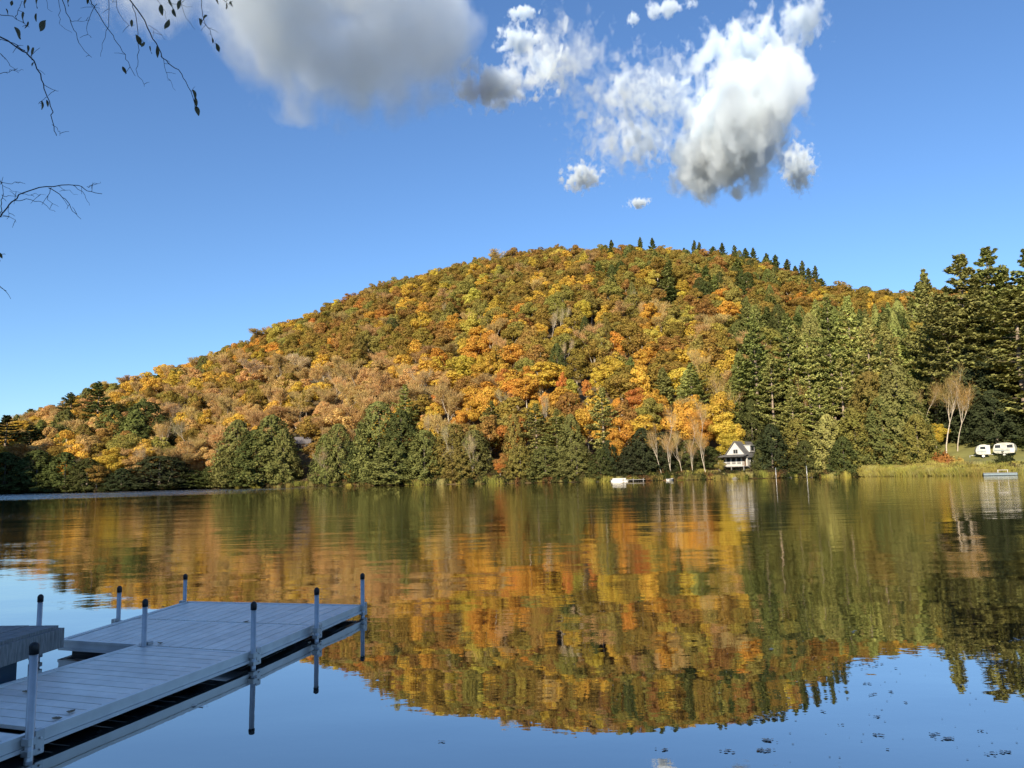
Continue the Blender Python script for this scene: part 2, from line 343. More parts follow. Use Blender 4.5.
def pine_proto(seed, H=30.0, Wd=11.0, size=.3, low=.2, dens=1.0, sparse=.1):
    rng = np.random.default_rng(seed); wood = MB(); Ps = []; Ns = []
    bend = rng.normal(0, .35, 2)
    wood.tube([(0, 0, -1.5), (0, 0, 0), (bend[0]*.5, bend[1]*.5, H*.5), (0, 0, H*.985)], [.42, .38, .24, .03], 7)
    z = H*low; side = rng.uniform(0, 6.28, 2)
    while z < H*.985:
        u = (z-H*low)/(H*(1-low))
        prof = (min(1, .55+u*1.6))*(1-u)**.78*1.15
        L0 = Wd/2*max(prof, .06)
        nb = rng.integers(5, 8)
        a0 = rng.uniform(0, 6.28)
        for k in range(nb):
            if rng.random() < sparse and u < .9: continue
            a = a0+k*6.283/nb+rng.normal(0, .18); L = L0*rng.uniform(.45, 1.25)*(1+.18*math.sin(a+side[0]+u*5))
            rise = rng.uniform(.0, .22)+.55*u**3
            ca, sa = math.cos(a), math.sin(a)
            p0 = np.array([bend[0]*min(u, .5), bend[1]*min(u, .5), z]); 
            def bp_(s): return p0+np.array([ca*L*s, sa*L*s, L*(rise*s-.10*math.sin(s*3.1)+.10*s*s)])
            if L > 1.0: wood.tube([bp_(0), bp_(.5), bp_(.95)], [.07*(1-u*.6), .045, .015], 3, cap=False)
            n = int((30+60*L)*dens*.6)
            s = rng.uniform(.22, 1.0, n)**.75; wdt = (.14+.30*np.sin(np.clip(s, 0, 1)*2.6))*L*.62
            lat = rng.uniform(-1, 1, n)*wdt
            base = np.array([bp_(v) for v in s])
            P = base+np.stack([-sa*lat, ca*lat, rng.normal(.03, .11, n)+.08*np.abs(lat)], 1)
            N = np.stack([ca*.35+0*s, sa*.35+0*s, 1.0+0*s], 1)
            Ps.append(P); Ns.append(N)
        z += rng.uniform(1.05, 2.0)*(1.15-.65*u)*H/30
    P = np.concatenate(Ps); N = np.concatenate(Ns)
    return leaf_quads(P, N, size, rng, .55, .55), wood

def hemlock_proto(seed, H=14.0, Wd=8.0, size=.24, n=9000, blunt=.75):
    rng = np.random.default_rng(seed); wood = MB()
    wood.tube([(0, 0, -1.5), (0, 0, 0), (0, 0, H*.95)], [.25, .22, .03], 6)
    u = rng.uniform(0, 1, n*2)**1.15; a = rng.uniform(0, 6.283, n*2)
    prof = (1-u**1.25)**blunt*np.minimum(1, .72+u*2.2)
    # boughs: lumps in angle and height
    ph = rng.uniform(0, 6.28, 6)
    lump = .11*np.sin(5*a+ph[0]+u*9)+.09*np.sin(9*a+ph[1]-u*23)+.08*np.sin(3*a+ph[2]+u*31)+.07*np.sin(14*a+ph[3]+u*47)
    keep = rng.random(n*2) < np.clip(.55+lump*4.2, .04, 1); keep &= np.cumsum(keep) <= n
    u, a, prof, lump = u[keep], a[keep], prof[keep], lump[keep]; m = len(u)
    tier = .14*((u*H/1.1+a*.35) % 1.0)
    r = Wd/2*prof*(1+1.5*lump-tier)*rng.uniform(.72, 1.04, m)+.1
    P = np.stack([np.cos(a)*r, np.sin(a)*r, u*H+.1-.15*r/Wd*H*.25], 1)
    P[:, 2] = np.maximum(P[:, 2], .05)
    N = np.stack([np.cos(a), np.sin(a), .75+0*a], 1)
    return leaf_quads(P, N, size, rng, .6, .5), wood

PROTO = {}   # kind -> list of dict(crown mesh, trunk mesh, W, H)
def reg(kind, fn, H, Wd, cm, tm, ci):
    q, wood = fn
    PROTO.setdefault(kind, []).append(dict(crown=quads_mesh(kind+'_crown', q, M[cm]), trunk=wood.mesh(kind+'_trunk', M[tm]),
        full=quads_mesh(kind+'_whole', q, [M[ci], M[tm]], wood), H=H, W=Wd))
for s in range(4): reg('broad_near', broad_proto(10+s, 7000, .22), 14, 9, 'leaf', 'pale_bark', 'leaf_i')
for s in range(5): reg('broad_far', broad_proto(30+s, 3800, .30, low=.14), 14, 9, 'leaf', 'pale_bark', 'leaf_i')
for s in range(3): reg('bare_near', bare_proto(50+s, 1500, tw=.012, spread=.42), 15, 8, 'leaf', 'birch', 'leaf_i')
for s in range(3): reg('bare_far', bare_proto(60+s, 3000, tw=.05), 15, 8, 'leaf', 'pale_bark', 'leaf_i')
for s in range(4): reg('pine_near', pine_proto(70+s, size=.33, dens=1.25), 30, 11, 'needle', 'pine_bark', 'needle_i')
for s in range(2): reg('pine_far', pine_proto(80+s, H=18, Wd=8, size=.42, dens=.8, low=.15), 18, 8, 'needle', 'pine_bark', 'needle_i')
for s in range(3): reg('hemlock', hemlock_proto(90+s, blunt=.58), 14, 8, 'needle', 'bark', 'needle_i')
reg('hemlock', hemlock_proto(95, blunt=.4), 14, 8, 'needle', 'bark', 'needle_i')

# colours of foliage; D also holds painted-in shade of tree gaps and stand interiors
PAL = dict(
    O=((.33, .23, .055), 'olive-brown'), R=((.37, .22, .065), 'rusty brown'), Y=((.60, .44, .075), 'bright yellow'), L=((.52, .43, .09), 'lime-yellow'),
    G=((.64, .42, .075), 'golden'), N=((.62, .335, .065), 'orange'), X=((.56, .25, .065), 'red-orange'), P=((.60, .39, .15), 'peach'),
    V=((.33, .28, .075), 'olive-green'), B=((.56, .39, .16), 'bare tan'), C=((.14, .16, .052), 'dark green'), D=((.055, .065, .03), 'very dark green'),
    E=((.36, .36, .11), 'light green'), F=((.265, .275, .085), 'mid green'), W=((.56, .44, .25), 'bare grey'))
rnd = random.Random(7)
TREES = []      # dict(kind, x, y, z, w, h, colour code)
def add_tree(kind, x, y, w, h, c, key=False, lean=0.0, z=None):
    TREES.append(dict(kind=kind, x=x, y=y, z=ground(x, y)-.1 if z is None else z, w=w, h=h, c=c, key=key, lean=lean))
def shore_d(az): return float(np.interp(az, AZS, DSH))
def by_top(kind, px, top, wpx, off, c, lean=0.0):
    """tree with its tip seen at (px, top), standing off metres behind the shore line"""
    az, tn = az_el(px, top); d = shore_d(az)+off; x, y = math.sin(R(az))*d, math.cos(R(az))*d
    gz = ground(x, y); h = CAM_H+tn*d-gz
    if h < 2: return
    add_tree(kind, x, y, wpx/F*d*1.03, h, c, True, lean)
def by_pix(kind, px, py, wpx, c, h=None):
    """hillside tree whose crown centre is seen at (px, py)"""
    az, tn = az_el(px, py); ds = shore_d(az); best = None; hh = h or 12.0
    sa, ca = math.sin(R(az)), math.cos(R(az)); d = ds+4
    while d < 470:
        z = ground(sa*d, ca*d)+hh*.68
        if (z-CAM_H)/d >= tn: break
        d += 2
    w = wpx/F*d*1.08
    add_tree(kind, sa*d, ca*d, w, h or max(9, min(16, w*1.35)), c, True)

# --- the shore row and the big conifers: (kind, x of tip, y of tip, width, metres behind shore, colour)
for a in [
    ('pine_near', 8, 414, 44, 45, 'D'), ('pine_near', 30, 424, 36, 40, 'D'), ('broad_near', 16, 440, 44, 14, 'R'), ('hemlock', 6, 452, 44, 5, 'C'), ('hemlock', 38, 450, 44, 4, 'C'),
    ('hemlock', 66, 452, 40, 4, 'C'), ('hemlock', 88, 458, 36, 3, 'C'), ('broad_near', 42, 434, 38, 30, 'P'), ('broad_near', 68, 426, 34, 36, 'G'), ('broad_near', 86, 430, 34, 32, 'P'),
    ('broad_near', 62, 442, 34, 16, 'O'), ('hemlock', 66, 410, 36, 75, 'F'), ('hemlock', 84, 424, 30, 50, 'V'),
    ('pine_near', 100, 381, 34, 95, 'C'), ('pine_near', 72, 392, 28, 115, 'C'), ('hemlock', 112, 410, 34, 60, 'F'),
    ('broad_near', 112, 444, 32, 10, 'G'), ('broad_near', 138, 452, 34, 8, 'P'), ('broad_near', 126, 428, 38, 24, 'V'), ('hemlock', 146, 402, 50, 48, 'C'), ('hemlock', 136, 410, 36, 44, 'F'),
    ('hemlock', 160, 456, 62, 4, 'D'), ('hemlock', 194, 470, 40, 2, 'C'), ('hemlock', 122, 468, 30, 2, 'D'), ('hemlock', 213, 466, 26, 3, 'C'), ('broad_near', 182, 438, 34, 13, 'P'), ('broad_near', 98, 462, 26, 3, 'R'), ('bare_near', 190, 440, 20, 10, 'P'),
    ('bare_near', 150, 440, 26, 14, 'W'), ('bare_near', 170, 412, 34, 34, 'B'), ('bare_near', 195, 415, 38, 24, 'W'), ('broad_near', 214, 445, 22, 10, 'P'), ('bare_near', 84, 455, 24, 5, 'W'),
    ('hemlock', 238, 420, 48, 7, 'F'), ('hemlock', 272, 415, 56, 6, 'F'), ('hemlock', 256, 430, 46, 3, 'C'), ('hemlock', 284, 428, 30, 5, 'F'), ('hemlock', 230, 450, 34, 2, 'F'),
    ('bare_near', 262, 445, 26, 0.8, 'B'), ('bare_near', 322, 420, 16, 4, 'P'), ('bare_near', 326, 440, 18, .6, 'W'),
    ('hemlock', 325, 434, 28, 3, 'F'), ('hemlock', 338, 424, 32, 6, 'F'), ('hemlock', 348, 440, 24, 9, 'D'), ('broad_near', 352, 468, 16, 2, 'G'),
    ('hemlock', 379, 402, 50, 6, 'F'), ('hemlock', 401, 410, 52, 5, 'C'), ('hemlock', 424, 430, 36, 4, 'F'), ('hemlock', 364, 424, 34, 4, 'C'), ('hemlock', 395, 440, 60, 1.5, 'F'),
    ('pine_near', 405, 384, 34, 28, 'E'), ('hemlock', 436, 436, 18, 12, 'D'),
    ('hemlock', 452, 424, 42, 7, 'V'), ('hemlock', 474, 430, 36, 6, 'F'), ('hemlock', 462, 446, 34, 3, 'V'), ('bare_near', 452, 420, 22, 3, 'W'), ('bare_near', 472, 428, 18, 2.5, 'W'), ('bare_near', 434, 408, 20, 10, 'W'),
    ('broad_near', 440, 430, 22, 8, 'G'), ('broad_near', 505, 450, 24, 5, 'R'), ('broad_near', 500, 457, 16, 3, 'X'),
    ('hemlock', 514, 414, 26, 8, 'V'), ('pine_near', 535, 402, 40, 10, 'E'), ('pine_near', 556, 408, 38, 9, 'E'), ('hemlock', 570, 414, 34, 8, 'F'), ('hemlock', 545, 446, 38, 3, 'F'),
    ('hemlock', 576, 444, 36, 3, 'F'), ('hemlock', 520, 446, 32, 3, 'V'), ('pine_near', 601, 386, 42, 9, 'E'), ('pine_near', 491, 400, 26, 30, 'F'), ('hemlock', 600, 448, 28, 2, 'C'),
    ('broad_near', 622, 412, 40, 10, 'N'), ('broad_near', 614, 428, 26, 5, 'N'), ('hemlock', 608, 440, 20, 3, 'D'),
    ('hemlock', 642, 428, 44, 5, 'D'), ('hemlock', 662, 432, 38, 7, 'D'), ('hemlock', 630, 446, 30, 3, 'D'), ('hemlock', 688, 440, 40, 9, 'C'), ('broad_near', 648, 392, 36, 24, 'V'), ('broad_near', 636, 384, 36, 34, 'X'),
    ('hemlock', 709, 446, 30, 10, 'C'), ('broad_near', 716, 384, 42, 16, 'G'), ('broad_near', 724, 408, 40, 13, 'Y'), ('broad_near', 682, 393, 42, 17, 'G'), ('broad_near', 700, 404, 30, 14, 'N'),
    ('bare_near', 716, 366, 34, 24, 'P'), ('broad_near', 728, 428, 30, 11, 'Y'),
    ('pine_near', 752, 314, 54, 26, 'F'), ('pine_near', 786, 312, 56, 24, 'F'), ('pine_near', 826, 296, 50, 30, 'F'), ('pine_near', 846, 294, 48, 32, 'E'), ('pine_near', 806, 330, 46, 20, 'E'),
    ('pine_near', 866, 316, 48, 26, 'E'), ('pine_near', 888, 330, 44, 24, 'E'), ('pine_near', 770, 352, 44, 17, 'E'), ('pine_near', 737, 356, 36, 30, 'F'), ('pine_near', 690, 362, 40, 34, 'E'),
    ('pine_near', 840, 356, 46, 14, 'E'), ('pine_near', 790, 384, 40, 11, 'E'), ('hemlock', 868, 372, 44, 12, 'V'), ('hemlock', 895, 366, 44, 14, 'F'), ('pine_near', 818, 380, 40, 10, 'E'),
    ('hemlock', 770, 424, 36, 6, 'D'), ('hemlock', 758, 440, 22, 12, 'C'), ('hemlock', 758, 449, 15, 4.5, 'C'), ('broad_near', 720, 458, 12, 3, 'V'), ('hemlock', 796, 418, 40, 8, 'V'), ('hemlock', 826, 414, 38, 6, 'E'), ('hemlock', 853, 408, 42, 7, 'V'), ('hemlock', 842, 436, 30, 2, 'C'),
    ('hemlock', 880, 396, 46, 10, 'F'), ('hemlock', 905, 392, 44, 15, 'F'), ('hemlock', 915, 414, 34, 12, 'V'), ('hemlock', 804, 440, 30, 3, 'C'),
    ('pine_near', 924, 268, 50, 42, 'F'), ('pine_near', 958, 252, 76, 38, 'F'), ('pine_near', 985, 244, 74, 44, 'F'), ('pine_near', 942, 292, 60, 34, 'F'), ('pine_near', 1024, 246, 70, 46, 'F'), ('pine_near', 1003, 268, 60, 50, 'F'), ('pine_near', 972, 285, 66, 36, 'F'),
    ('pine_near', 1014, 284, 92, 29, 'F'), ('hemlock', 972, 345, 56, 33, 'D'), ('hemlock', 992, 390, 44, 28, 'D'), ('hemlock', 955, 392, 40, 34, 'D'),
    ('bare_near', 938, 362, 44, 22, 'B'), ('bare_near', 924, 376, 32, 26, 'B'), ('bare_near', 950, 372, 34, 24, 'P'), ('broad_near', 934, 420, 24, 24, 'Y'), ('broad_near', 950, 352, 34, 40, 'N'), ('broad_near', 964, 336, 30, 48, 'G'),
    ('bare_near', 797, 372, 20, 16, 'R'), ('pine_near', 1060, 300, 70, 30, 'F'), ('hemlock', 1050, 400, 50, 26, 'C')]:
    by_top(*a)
# leaning pale birches by the water
for px, top, w_, off, lean in ((668, 402, 34, 2.5, -.17), (690, 412, 26, 3, -.12), (702, 396, 32, 3, -.22), (660, 420, 24, 2, -.26), (680, 424, 22, 4, -.1)):
    by_top('bare_near', px, top, w_, off, 'B', lean)
# --- crowns one can pick out on the hill
for c, L in dict(
    Y=[(410, 293, 24), (445, 296, 26), (498, 307, 24), (533, 266, 19), (588, 262, 22), (562, 276, 16), (532, 337, 14), (597, 370, 20), (607, 265, 12), (683, 293, 17), (698, 306, 21), (718, 302, 20), (737, 308, 22),
       (655, 329, 20), (736, 334, 18), (663, 264, 11), (882, 309, 14), (228, 391, 17), (388, 318, 15), (337, 306, 16), (300, 333, 18), (424, 281, 16), (403, 306, 16), (515, 262, 16), (800, 268, 11), (425, 300, 16), (640, 288, 20)],
    L=[(475, 300, 26), (558, 258, 20), (480, 368, 20), (570, 379, 22), (675, 327, 26), (715, 336, 28), (652, 276, 18), (276, 336, 20), (435, 272, 18), (572, 396, 18), (845, 345, 22), (470, 316, 20), (546, 262, 16)],
    G=[(415, 346, 22), (480, 342, 20), (481, 355, 18), (540, 325, 20), (590, 281, 18), (607, 281, 12), (505, 372, 26), (870, 305, 15), (175, 384, 26), (195, 390, 22), (150, 393, 22), (118, 406, 22), (250, 383, 15), (254, 372, 14), (520, 326, 22),
       (725, 322, 18), (748, 318, 16), (470, 405, 24), (435, 405, 20), (535, 400, 20), (780, 320, 14), (130, 388, 18), (163, 372, 18), (210, 370, 18), (690, 345, 16)],
    N=[(455, 325, 25), (528, 374, 25), (600, 312, 14), (636, 320, 18), (775, 290, 14), (790, 283, 15), (800, 296, 16), (815, 294, 16), (870, 328, 22), (246, 358, 22), (460, 336, 18), (438, 398, 18), (520, 350, 22), (545, 392, 16), (895, 300, 14),
       (830, 300, 14), (667, 290, 13), (460, 412, 20), (600, 335, 16), (616, 400, 16), (575, 418, 14), (655, 362, 18), (590, 352, 15)],
    X=[(597, 352, 13), (562, 372, 12), (586, 377, 12), (620, 338, 13), (880, 319, 20), (622, 352, 13), (450, 360, 18), (383, 316, 20), (362, 308, 20), (437, 390, 13), (788, 296, 12), (270, 352, 16), (312, 322, 14)],
    P=[(252, 414, 24), (284, 423, 16), (525, 356, 20), (305, 420, 20), (325, 410, 24), (50, 420, 24), (90, 412, 24), (600, 388, 16), (635, 400, 18), (370, 405, 24), (350, 395, 22)]).items():
    for px, py, w_ in L: by_pix('broad_far' if py < 395 else 'broad_near', px, py, w_, c)
for px, py, w_, c in ((518, 280, 20, 'V'), (598, 270, 16, 'F'), (621, 270, 18, 'C'), (612, 274, 14, 'C'), (557, 357, 22, 'C'), (631, 372, 20, 'F'), (755, 300, 20, 'F'), (772, 306, 20, 'F'), (700, 288, 22, 'C'), (706, 292, 20, 'C'), (392, 328, 18, 'C'), (360, 345, 18, 'V'), (585, 328, 16, 'C'),
                      (720, 283, 14, 'C'), (735, 276, 14, 'C'), (748, 282, 14, 'C'), (690, 272, 14, 'F'), (775, 275, 12, 'C'), (655, 258, 12, 'F'), (30, 418, 22, 'F'), (606, 330, 14, 'V'), (450, 312, 18, 'V'), (663, 385, 26, 'F'), (690, 388, 26, 'E')):
    by_pix('hemlock' if c != 'F' else 'pine_far', px, py, w_, c, h=13)
for px, top, w_ in ((574, 246, 7), (611, 240, 10), (640, 237, 9), (652, 238, 10), (694, 240, 9), (699, 242, 9), (722, 243, 11), (734, 245, 10), (745, 248, 11), (753, 248, 11), (766, 253, 12), (775, 255, 12), (787, 259, 12), (802, 261, 12), (815, 266, 11), (808, 268, 12), (850, 286, 7), (795, 266, 12), (684, 248, 10), (760, 262, 12), (740, 258, 12)):
    az, tn = az_el(px, top); d = float(np.interp(az, AZS, DRI))-rnd.uniform(0, 14); x, y = math.sin(R(az))*d, math.cos(R(az))*d
    h = CAM_H+tn*d-ground(x, y)
    add_tree('pine_far', x, y, w_/F*d*1.15, max(8, min(20, h)), 'C', True, z=CAM_H+tn*d-max(8, min(20, h)))
for px, py, w_, c in ((335, 380, 22, 'W'), (355, 375, 26, 'B'), (350, 398, 26, 'B'), (418, 380, 22, 'W'), (428, 378, 20, 'W'), (445, 385, 18, 'B'), (505, 400, 22, 'W'), (500, 345, 18, 'B'), (551, 318, 18, 'W'), (566, 315, 16, 'W'), (568, 350, 16, 'W'), (630, 300, 16, 'W'), (660, 310, 24, 'B'), (645, 312, 20, 'B'),
                      (225, 372, 18, 'B'), (210, 400, 24, 'W'), (175, 410, 26, 'W'), (270, 395, 24, 'B'), (300, 400, 26, 'B'), (385, 390, 26, 'B'), (320, 372, 22, 'B'), (230, 410, 24, 'B'), (380, 412, 26, 'B'), (400, 375, 22, 'B'), (450, 310, 14, 'W'), (545, 405, 18, 'W'), (170, 375, 14, 'B'), (287, 372, 20, 'B'), (700, 365, 20, 'B')):
    by_pix('bare_near' if c == 'W' else 'bare_far', px, py, w_, c, h=14)

# --- the rest of the wood, by place on the hill
def choose(px, py, wx_0, wy_0):
    r = mnoise.noise((wx_0*.035, wy_0*.035, 5.0))*.5+.5; r = (min(1, max(0, (r-.5)*1.5+.5))*3.7+rnd.random()*.8) % 1.0
    def pick(*kv):
        s = 0; tot = sum(v for _, v in kv); 
        for k, v in kv:
            s += v/tot
            if r < s: return k
        return kv[-1][0]
    if px > 735 and py > 325: c = pick(('C', 20), ('F', 30), ('V', 22), ('E', 14), ('O', 8), ('B', 6))
    elif px > 600 and py < 300: c = pick(('O', 30), ('V', 26), ('R', 14), ('F', 14), ('Y', 6), ('C', 6), ('N', 4))
    elif py < 310: c = pick(('O', 50), ('R', 20), ('V', 18), ('Y', 3), ('G', 4), ('L', 2), ('B', 3))
    elif px < 210: c = pick(('P', 18), ('G', 16), ('O', 22), ('B', 20), ('V', 8), ('R', 12), ('F', 4))
    elif px < 460 and py > 362: c = pick(('B', 30), ('P', 20), ('G', 16), ('O', 20), ('R', 6), ('W', 5), ('Y', 3))
    elif px < 420: c = pick(('O', 48), ('R', 20), ('V', 16), ('G', 5), ('N', 4), ('B', 6), ('Y', 1))
    elif py > 350: c = pick(('N', 18), ('G', 20), ('O', 22), ('V', 12), ('B', 10), ('Y', 7), ('R', 8), ('X', 4))
    else: c = pick(('O', 42), ('R', 16), ('V', 16), ('G', 8), ('N', 7), ('Y', 3), ('B', 7), ('L', 2))
    return c
occ = {}
for t_ in TREES: occ.setdefault((int(t_['x']//10), int(t_['y']//10)), []).append(t_)
def crowded(x, y, d0):
    for i in (-1, 0, 1):
        for j in (-1, 0, 1):
            for t_ in occ.get((int(x//10)+i, int(y//10)+j), ()):
                if math.hypot(t_['x']-x, t_['y']-y) < d0: return True
    return False
step = 6.6; CABIN = (-63.5, 232.0); COTT = on_plane(739, 468.5, 1.7+.1)
gx = np.arange(-330, 330, step)
for ix, x0 in enumerate(gx):
    for y0 in np.arange(60, 500, step):
        x = x0+rnd.uniform(-.45, .45)*step; y = y0+rnd.uniform(-.45, .45)*step
        d = math.hypot(x, y); az = math.degrees(math.atan2(x, y))
        if az < -44 or az > 42: continue
        ds = shore_d(az); dr = float(np.interp(az, AZS, DRI))
        if d < ds+9 or d > dr+22: continue
        if az > 24 and d < ds+34: continue
        if 14.3 < az < 24 and d < ds+16: continue
        if -16.4 < az < -14.4 and d < ds+47: continue
        if crowded(x, y, 4.6): continue
        z = ground(x, y); px, py = project(x, y, z+8)
        c = choose(px, py, x, y); con = c in 'CFED'
        if con: kind = 'pine_far' if (rnd.random() < .6) else 'hemlock'
        elif c in 'BW': kind = 'bare_far'
        else: kind = 'broad_far'
        w_ = rnd.triangular(7.0, 15.5, 10.5)*(.75 if con else 1); h = rnd.uniform(9.5, 15.5)*(1.2 if con and d < 330 else 1.0)
        if d > dr-25: h *= .85
        add_tree(kind, x, y, w_, h, c)
# woods outside the picture: the ridge to the left whose shadow lies on the far left shore, and the trees behind the photographer
OUT = []
for i in range(520):
    az = rnd.uniform(-95, -44); ds = shore_d(az); d = rnd.uniform(ds+2, ds+130); x, y = math.sin(R(az))*d, math.cos(R(az))*d
    OUT.append(('hemlock' if rnd.random() < .5 else 'pine_far', x, y, rnd.uniform(8, 12), rnd.uniform(14, 20), rnd.choice('CFVO')))
for i in range(40):
    x = -44+i*1.0+rnd.uniform(-1, 1); y = (-30, -36)[i % 2]+rnd.uniform(-2, 2)
    OUT.append(('hemlock' if i % 3 else 'broad_near', x, y, rnd.uniform(9, 12), rnd.uniform(24, 28), rnd.choice('CFVO')))

# --- which trees show largest: a small visibility buffer, nearest first
BW, BH = 512, 384; buf = np.zeros((BH, BW), bool)
for t_ in sorted(TREES, key=lambda q: math.hypot(q['x'], q['y'])):
    d = math.hypot(t_['x'], t_['y']); con = t_['kind'].startswith(('pine', 'hem'))
    lo = .05 if t_['kind'] == 'hemlock' else (.22 if con else .36)
    cx, top = project(t_['x'], t_['y'], t_['z']+t_['h']); _, bot = project(t_['x'], t_['y'], t_['z']+t_['h']*lo)
    rw = t_['w']/2/d*F*(.8 if con else .95)
    t_['px'], t_['py'] = cx, (top+bot)/2; t_['top'] = top
    x0, x1 = int(max(0, (cx-rw)/2)), int(min(BW, (cx+rw)/2+1)); y0, y1 = int(max(0, top/2)), int(min(BH, bot/2+1))
    if x1 <= x0 or y1 <= y0: t_['vis'] = 0; continue
    yy, xx = np.mgrid[y0:y1, x0:x1]
    e = ((xx*2-cx)/rw)**2+((yy*2-(top+bot)/2)/max(1, (bot-top)/2))**2 < 1.0
    if t_['kind'] == 'hemlock' or con: e = np.abs(xx*2-cx) < rw*(.25+.75*(yy*2-top)/max(1, bot-top))
    if t_['kind'].startswith('bare'): t_['vis'] = int((e & ~buf[y0:y1, x0:x1]).sum()*.6); continue
    t_['vis'] = int((e & ~buf[y0:y1, x0:x1]).sum()); buf[y0:y1, x0:x1] |= e
order = sorted([q for q in TREES if q['vis'] > 0], key=lambda q: -q['vis'])
solo = order[:298]; ids = {id(q) for q in solo}

# --- labels for the single trees
XL = [(90, 'the shaded shore end'), (160, 'the two lone skyline pines'), (215, 'the low left shoulder'), (293, 'the dense hemlock thicket'), (350, 'the grey-roofed cabin'), (437, 'the widest hemlock clump'),
      (508, 'the white shore birches'), (600, 'the slender shore pines'), (660, 'the pontoon boat'), (733, 'the leaning birches'), (780, 'the white cottage'), (862, 'the tall pine stand'), (918, 'the reedy point'), (2000, 'the camper trailers')]
KN = dict(broad='broadleaf tree', bare='bare tree', pine='pine', hemlock='hemlock')
cells = {}
for q in solo:
    k = q['kind'].split('_')[0]
    az = math.degrees(math.atan2(q['x'], q['y'])); sd = shore_d(az)
    _, wl = project(math.sin(R(az))*sd, math.cos(R(az))*sd, 0); tt = float(np.interp(az, TAS, TAN)); _, sk = project(math.sin(R(az))*400, math.cos(R(az))*400, CAM_H+tt*400)
    f = (wl-q['py'])/max(8, wl-sk)
    base_off = math.hypot(q['x'], q['y'])-sd
    row = 'at the waterline beside' if base_off < 16 else ('on the skyline above' if q['top'] < sk+3 else 'high on the hill above' if f > .68 else 'halfway up the hill above' if f > .42 else 'low on the hill above')
    col = next(n for lim, n in XL if q['px'] < lim)
    cname = PAL[q['c']][1]
    if k == 'bare': cname = {'P': 'thin peach-leaved', 'R': 'reddish'}.get(q['c'], cname)
    kk = 'tree' if k == 'bare' else KN[k]
    q['lab'] = f'{cname} {kk} {row} {col}'; cells.setdefault(q['lab'], []).append(q)
ORD = {2: ['left of two', 'right of two'], 3: ['leftmost of three', 'middle of three', 'rightmost of three']}
NUMW = ['', 'one', 'two', 'three', 'four', 'five', 'six', 'seven', 'eight', 'nine', 'ten', 'eleven', 'twelve']
SEQ = ['leftmost', 'second from left', 'third from left', 'fourth from left', 'fifth from left', 'sixth from left', 'seventh from left', 'eighth from left']
for lab, qs in cells.items():
    n = len(qs)
    if n == 1: continue
    qs.sort(key=lambda q: q['px'])
    for i, q in enumerate(qs):
        if n in ORD: s = ORD[n][i]
        elif i == n-1: s = 'rightmost of '+NUMW[min(n, 12)]
        else: s = SEQ[min(i, 7)]
        q['lab'] = lab.replace('high on the hill', 'high on the slope').replace('low on the hill', 'low on the slope').replace('halfway up the hill', 'halfway up').replace(' on the slope', ' up' if 'high' in lab else ' down')+', '+s
NM = dict(broad='broadleaf_tree', bare='bare_tree', pine='pine_tree', hemlock='hemlock_tree')
GR = dict(broad='autumn broadleaf trees on the wooded hill', bare='bare trees on the wooded hill', pine='pine trees around the lake', hemlock='hemlock trees around the lake')
def tcolor(c, kind='', amt=.16):
    b = PAL[c][0]; k = rnd.uniform(1-amt, 1+amt)*(.64 if kind == 'hemlock' and c in 'CFV' else .8 if kind == 'hemlock' and c == 'E' else 1); g_ = rnd.uniform(-.06, .06)
    return (b[0]*k*(1+g_*.5), b[1]*k*(1-g_), b[2]*k, 1)
for i, q in enumerate(solo):
    pk = q['kind']; k = pk.split('_')[0]; pr_ = PROTO[pk][rnd.randrange(len(PROTO[pk]))]
    root = empty(NM[k], (q['x'], q['y'], q['z']), rnd.uniform(0, 6.28), q['lab'], 'tree', GR[k])
    if q['lean']: 
        root.rotation_euler = (0, q['lean'], 0)
    sx = q['w']/pr_['W']; root.scale = (sx, sx, q['h']/pr_['H'])
    for nm in ('trunk', 'crown'):
        o = bpy.data.objects.new(nm, pr_[nm]); COL.objects.link(o); o.parent = root
        o.color = tcolor(q['c'], q['kind']) if nm == 'crown' else (1, 1, 1, 1)
# --- all other trees: one object
src = bpy.data.collections.new('forest_sources'); kinds = []; lut = {}
for k, L in PROTO.items():
    for j, p in enumerate(L):
        o = bpy.data.objects.new('a%02d_forest_source' % len(kinds), p['full']); src.objects.link(o); lut[(k, j)] = len(kinds); kinds.append(p)
rest = [(q['kind'], q['x'], q['y'], q['z'], q['w'], q['h'], q['c']) for q in TREES if id(q) not in ids]
rest += [(k, x, y, ground(x, y)-.1, w_, h, c) for k, x, y, w_, h, c in OUT]
fm = bpy.data.meshes.new('forest'); fm.vertices.add(len(rest)); fm.vertices.foreach_set('co', np.array([q[1:4] for q in rest], np.float32).ravel())
idx = []; scl = []; rot = []; tcol = []
for q in rest:
    j = rnd.randrange(len(PROTO[q[0]])); p = PROTO[q[0]][j]; idx.append(lut[(q[0], j)]); s = q[4]/p['W']; scl += [s, s, q[5]/p['H']]; rot += [0, 0, rnd.uniform(0, 6.28)]; tcol += list(tcolor(q[6], q[0]))
fm.attributes.new('tidx', 'INT', 'POINT').data.foreach_set('value', idx)
fm.attributes.new('tscl', 'FLOAT_VECTOR', 'POINT').data.foreach_set('vector', scl)
fm.attributes.new('trot', 'FLOAT_VECTOR', 'POINT').data.foreach_set('vector', rot)
fm.attributes.new('tcol', 'FLOAT_COLOR', 'POINT').data.foreach_set('color', tcol)
fo = bpy.data.objects.new('forest', fm); COL.objects.link(fo)
tag(fo, 'mixed autumn forest filling the hillside behind and between the single trees', 'forest', kind='stuff')
